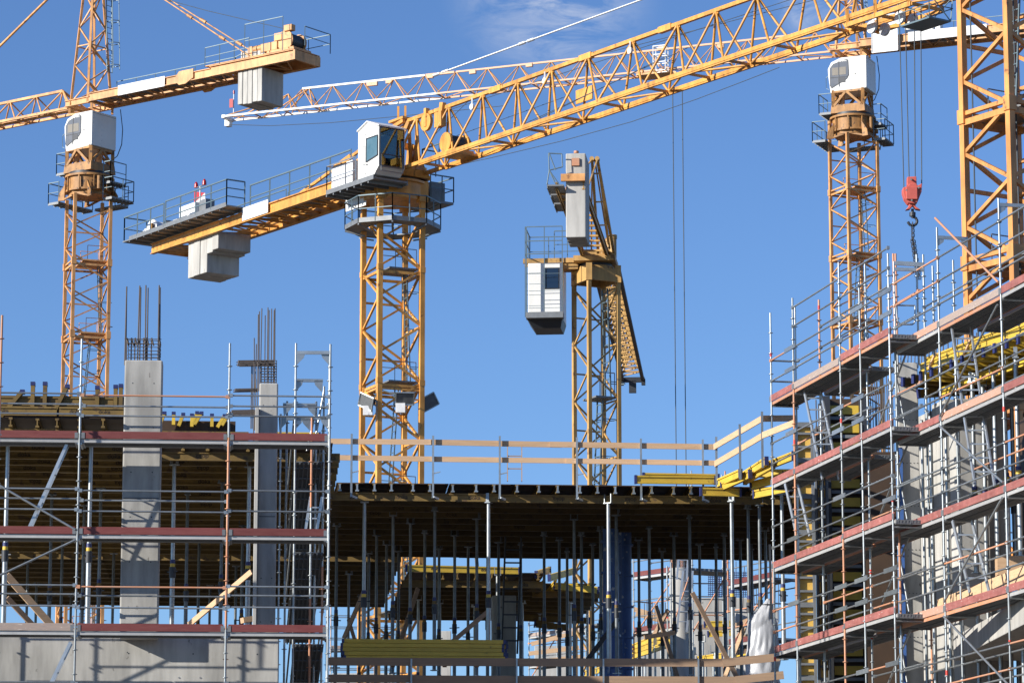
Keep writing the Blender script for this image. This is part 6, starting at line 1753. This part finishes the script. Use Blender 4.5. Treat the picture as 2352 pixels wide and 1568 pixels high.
# starter bars in the distance
sb_ = thing('rebar_bundle', P(1740, 1370, 114), 'cluster of thin rusty starter bars standing on the far wall', 'rebar')
for i in range(24):
    X_ = 1645 + i * 6.5; a = P(X_, 1300 + random.uniform(-20, 35), 114); mb = MB(); mb.tube(a, a + V(random.uniform(-.1, .1), 0, -1.6), .013, 4); mb.build('rebar', 'rebar', sb_)
sb_ = thing('rebar_bundle', P(1495, 1440, 118), 'cluster of short starter bars beside the round column', 'rebar')
for i in range(9):
    X_ = 1480 + i * 6; a = P(X_, 1378 + random.uniform(-6, 10), 118); mb = MB(); mb.tube(a, a + V(0, 0, -1.2), .013, 4); mb.build('rebar', 'rebar', sb_)
sb_ = thing('rebar_bundle', P(1094, 1340, 108), 'two crossing rebar ends poking up behind the rear deck', 'rebar')
for x0, x1 in ((1088, 1096), (1092, 1100), (1094, 1101)): mb = MB(); mb.tube(P(x0, 1242, 108), P(x1, 1330, 108), .02, 5); mb.build('rebar', 'rebar', sb_)

# ================================================================== RIGHT-HAND BUILDING
# panel formwork towers
def panel_form(label, X0, X1, d, zt, zb, lit, o_=0, ny=None):
    a, b = P(X0, 1100, d), P(X1, 1100, d)
    th = thing('wall_formwork', (a.x, a.y, zb), label, 'wall formwork')
    w = b.x - a.x; fx = V(1, .0, 0)
    mb = MB(); mb.box(V((a.x + b.x) / 2, d + .02, (zt + zb) / 2), V(w / 2, 0, 0), V(0, .015, 0), Z * (zt - zb) / 2); mb.build('form_ply', 'ply_yellow', th)
    n = max(1, round(w / .55))
    for i in range(n + 1):
        x = a.x + w * i / n; mb = MB(); mb.box(V(x, d - .06, (zt + zb) / 2), V(.035, 0, 0), V(0, .06, 0), Z * (zt - zb) / 2); mb.build('form_upright', 'galv_dull', th)
    z = zt; k = 0
    while z > zb and k < 60:
        mb = MB(); mb.box(V((a.x + b.x) / 2, d - .05, z), V(w / 2, 0, 0), V(0, .05, 0), Z * (.028 if k % 3 else .06)); mb.build('form_rib', 'galv_dull', th); z -= .33 if k % 3 else .22; k += 1
    return th
zt_ = P(1840, 978, 83).z
panel_form('lit yellow panel formwork with grey steel ribs behind the far scaffold bay', 1826, 1866, 84.0, P(1840, 976, 84).z, 0, True)
panel_form('second lit strip of yellow panel formwork beside it', 1874, 1898, 84.6, P(1880, 985, 84.6).z, 0, True)
th = thing('wall_formwork', (P(1940, 1000, 85)), 'shaded formwork tower of horizontal yellow boards in a dark steel frame', 'wall formwork')
a, b = P(1898, 1100, 85.2), P(1984, 1100, 85.2); ztt = P(1940, 914, 85.2).z
mb = MB(); mb.box(V((a.x + b.x) / 2, 85.4, ztt / 2), V((b.x - a.x) / 2, 0, 0), V(0, .1, 0), Z * ztt / 2); mb.build('form_ply', 'ply', th)
for x in (a.x, b.x): mb = MB(); mb.box(V(x, 85.1, ztt / 2), V(.09, 0, 0), V(0, .25, 0), Z * ztt / 2); mb.build('form_upright', 'dark', th)
z = ztt - .3; k = 0
while z > 1 and k < 40:
    mb = MB(); mb.box(V((a.x + b.x) / 2, 85.22, z), V((b.x - a.x) / 2 - .1, 0, 0), V(0, .05, 0), Z * .11); mb.build('form_board', 'beam', th)
    mb = MB(); mb.box(V((a.x + b.x) / 2, 85.12, z - .22), V((b.x - a.x) / 2, 0, 0), V(0, .06, 0), Z * .04); mb.build('form_rib', 'galv_dull', th)
    z -= .46; k += 1
# roof over (shades formwork tower): floors of the right-hand building
def rp(X, Y, d): return P(X, Y, d)
def wall3(name, label, pts, z0, z1, thick, m_, cat='wall', bev=.02):
    (x0, y0), (x1, y1) = pts; d = Vector((x1 - x0, y1 - y0, 0)).normalized(); nn = Vector((-d.y, d.x, 0)) * thick
    mb = MB(); mb.prism([V(x0, y0, z0), V(x1, y1, z0), V(x1, y1, z0) + nn, V(x0, y0, z0) + nn][::-1], Z * (z1 - z0)); return tag(mb.build(name, m_, bevel=bev), label, cat)
def XY(X, d, Y=1100): p_ = P(X, Y, d); return (p_.x, p_.y)
# concrete column at 2058-2112
cF = thing('concrete_column', P(2085, 1100, 79.5), 'broad grey concrete column with formwork clamped to its side, behind the right scaffolds', 'column')
cF.location.z = 0; cF['_o'] = list(cF.location)
q0, q1 = P(2066, 1100, 79.3), P(2113, 1100, 79.3); zq = P(2085, 832, 79.3).z
mb = MB(); mb.box(V((q0.x + q1.x) / 2, 79.6, zq / 2), V((q1.x - q0.x) / 2, 0, 0), V(0, .3, 0), Z * zq / 2); mb.build('shaft', 'concrete', cF, bevel=.02)
mb = MB(); mb.box(V(q0.x + .02, 79.25, zq / 2 - 1), V(.05, 0, 0), V(0, .05, 0), Z * (zq / 2 - 1)); mb.build('blue_clamp', 'blue_steel', cF)
for k in range(7):
    zz = zq - .35 - k * 1.0
    for i in range(5):
        mb = MB(); x = q0.x + .1 + i * .08; mb.tube((x, 79.298, zz), (x, 79.29, zz), .012, 6); mb.build('tie_hole', 'dark', cF)
for k in range(14):
    x = P(2068 + k * 8, 820, 79.5).x; mb = MB(); zt2 = P(2085, random.choice((778, 790, 800)), 79.5).z; mb.tube((x, 79.5, zq - .1), (x + .03, 79.5, zt2), .012, 5); mb.build('rebar', 'rebar', cF)
# pale walls to the right of it (several pieces at different depths)
wl = [((2113, 2150), 2.45, 960, 'concrete_pale', 'pale sunlit concrete wall panel right of the broad column'),
      ((2152, 2182), 2.2, 930, 'concrete_pale', 'narrow bright concrete pier with a sharp shaded edge'),
      ((2190, 2212), 2.0, 925, 'concrete_pale', 'sunlit concrete pier left of the dark opening'),
      ((2222, 2250), 2.5, 925, 'concrete', 'last concrete pier before the dark opening')]
for (xa, xb), off, yt, m_, ll in wl:
    ta_, tb_ = F2_.t_at(xa, off, 9), F2_.t_at(xb, off, 9); q_ = F2_.p(ta_, off, 0); zt2 = hit(xa, yt, q_, Vector((0, 1, 0))).z
    mb = MB(); mb.box(F2_.p((ta_ + tb_) / 2, off + .35, zt2 / 2), eR * abs(tb_ - ta_) / 2, mR * .35, Z * zt2 / 2); tag(mb.build('concrete_wall', m_, bevel=.02), ll, 'wall')
for i, x in enumerate((2128, 2147, 2183, 2212)):
    t_ = F2_.t_at(x, 1.7, 9); mb = MB(); mb.tube(F2_.p(t_, 1.7, 0), F2_.p(t_, 1.7, 14.2), .035, 10); tag(mb.build('wall_post', 'galv'), 'bright vertical post standing in front of the pale walls, %s from the left' % ordn[i], 'post', 'vertical posts before the pale walls')
# deep dark interior: dark back wall added to make the opening black
mb = MB(); hw_ = (P(2115, 856, 78).z - .5) / 2; mb.box(F2_.p(2.5, 5.2, hw_), eR * 8.5, mR * .15, Z * hw_); tag(mb.build('dark_backing_wall', 'ply'), 'added dark rear wall that blackens the right-hand opening', 'wall')
zs = P(2300, 1520, 74).z
# upper deck of the right building
p0, p1 = P(2115, 856, 78), P(2470, 722, 71.0)
z_e = p0.z; p1 = hitz(2470, 722, z_e); 
dE_ = (p1 - p0); dE_.z = 0; eU = dE_.normalized(); mU = Vector((-eU.y, eU.x, 0)); 
if mU.x < 0: mU = -mU
LU = dE_.length
rd = thing('formwork_deck', p0 + eU * LU / 2, 'bright yellow formwork deck at the upper right with blue-capped joists beneath', 'formwork deck')
beam('edge_beam', p0, p0 + eU * (LU + 3), 'beam', False, par=rd, text=True)
beam('edge_beam', p0 + eU * .0 + mU * .16 + Z * .16, p0 + eU * (LU * .62) + mU * .16 + Z * .16, 'beam', True, par=rd, text=True)
beam('edge_beam', p0 + eU * (LU * .63) + mU * .16 + Z * .19, p0 + eU * (LU + 3) + mU * .16 + Z * .19, 'beam', True, par=rd)
for f_ in (.12, .36): 
    mb = MB(); a = p0 + eU * LU * f_ - mU * .05 + Z * .3; mb.bar(a, a - eU * .35 - Z * .28, .05, .05); mb.build('timber_strut', 'timber', rd)
mb = MB(); mb.bar(p0 + eU * .8 - mU * .1 - Z * .05, p0 + eU * (LU + 3) - mU * .1 - Z * .05, .04); mb.build('edge_tube', 'galv', rd)
x = .25; k = 0
while x < LU + 2:
    mb = MB(); a = p0 + eU * x - Z * .22 - mU * .1; b = a + mU * 7; h20(mb, a, b); j = mb.build('joist', 'beam', rd); mb = MB(); cap(mb, a + Z * .1, -mU); mb.build('end_cap', 'blue_cap', j)
    x += random.uniform(.42, .62)
mb = MB(); c = p0 + eU * LU / 2 + mU * 3.6 - Z * .01; mb.box(c, eU * (LU / 2 + 1.5), mU * 3.5, Z * .012); mb.build('plywood', 'ply', rd)
for o in (.7, 1.9, 3.2, 4.5, 5.8):
    x = -.4
    while x < LU + 2: beam('primary_beam', p0 + eU * x + mU * o - Z * .43, p0 + eU * (x + 3.9) + mU * o - Z * .43, 'beam' if o < 2 else 'beam_shaded', o < 1, par=rd, text=(o < 1)); x += 3.95
# stubs pointing left below the deck
for i, (x0, y0, x1, y1, d) in enumerate(((2076, 887, 2180, 896, 78.6), (2100, 880, 2200, 890, 78.2), (2112, 914, 2250, 906, 78.9))):
    beam('formwork_beam', P(x0, y0, d), P(x1, y1, d + .6), 'beam_shaded', True, label='shaded yellow beam end sticking out left below the upper right deck, %s one' % ('top', 'middle', 'bottom')[i], group='beam ends under the upper right deck')
# props below that deck
random.seed(21)
lst = [(2262, 77), (2288, 75.5), (2312, 74.5), (2340, 73.5), (2278, 79), (2328, 78), (2215, 78), (2238, 76.6), (2302, 80)]
for i, (X_, d_) in enumerate(sorted(lst)):
    q = P(X_, 1100, d_)
    for lv, (ztp, hh) in enumerate(((z_e - .43, 4.5), (z_e - 5.3, 4.5))):
        steel_prop((q.x, d_, ztp - hh + .2), hh, f'steel prop in the dark right-hand opening, {ordn[i]} from the left, {("upper","lower")[lv]} storey', f'steel props in the right-hand opening, {("upper","lower")[lv]} storey', .05)
# floor slab of the right building (grey-white edge at the bottom right)
sa, sb2 = P(2190, 1512, 77), hitz(2500, 1352, P(2190, 1512, 77).z)
ds = (sb2 - sa); ds.z = 0; us = ds.normalized(); ms = Vector((-us.y, us.x, 0)); ms = ms if ms.x > 0 else -ms
mb = MB(); c = sa + ds / 2 + ms * 5; mb.box(V(c.x, c.y, sa.z + .22), us * ds.length / 2, ms * 5, Z * .26); tag(mb.build('floor_slab', 'concrete_pale', bevel=.02), 'pale concrete floor slab edge at the bottom right', 'floor slab')
pl0 = P(2150, 1410, 77.3)
mb = MB(); a = P(2155, 1392, 77); b = hitz(2420, 1290, P(2155, 1392, 77).z); mb.bar(a, b, .04, .3); tag(mb.build('edge_board', 'timber'), 'orange timber edge board standing along the floor slab at the right', 'timber plank')
a = P(2325, 1290, 74); b = P(2352 + 30, 1310, 73)
mb = MB(); mb.box((a + b) / 2, V(.6, 0, 0), V(0, .2, 0), Z * .2); tag(mb.build('timber_crate', 'timber'), 'stack of brown timber at the right edge behind the scaffold', 'timber')
# dark ply wall added to stand in for the deep shaded interior
mb = MB(); a, b = P(1990, 1300, 84.5), P(2062, 1300, 84.5); zz_ = P(2020, 1040, 84.7).z / 2; mb.box(V((a.x + b.x) / 2, 84.7, zz_), V((b.x - a.x) / 2, 0, 0), V(0, .2, 0), Z * zz_); tag(mb.build('concrete_wall', 'ply'), 'added dark wall for the deep interior between the formwork tower and the broad column', 'wall')
# starter bars near 1990-2050 above
sb_ = thing('rebar_bundle', P(2020, 950, 85), 'blue-grey starter bars between the formwork tower and the broad column', 'rebar')
for i in range(14):
    X_ = 1990 + i * 4.6; a = P(X_, 868 + random.uniform(-10, 40), 85); mb = MB(); mb.tube(a, V(a.x + random.uniform(-.05, .05), a.y, 12), .013, 5); mb.build('rebar', 'rebar', sb_)
sb_ = thing('rebar_bundle', P(1885, 950, 85), 'few starter bars rising behind the leaning ladder of the far scaffold', 'rebar')
for X_, Y_ in ((1874, 918), (1880, 928), (1888, 916), (1893, 925)):
    a = P(X_, Y_, 84.3); mb = MB(); mb.tube(a, V(a.x, a.y, 9), .016, 5); mb.build('rebar', 'rebar', sb_)
sb_ = thing('rebar_bundle', P(2190, 830, 79), 'row of starter bars standing above the yellow edge beam', 'rebar')
for i in range(16):
    X_ = 2122 + i * 11; a = P(X_, 776 - i * 1.2 + random.uniform(-8, 12), 79.5); mb = MB(); mb.tube(a, V(a.x, a.y, z_e - 1), .014, 5); mb.build('rebar', 'rebar', sb_)
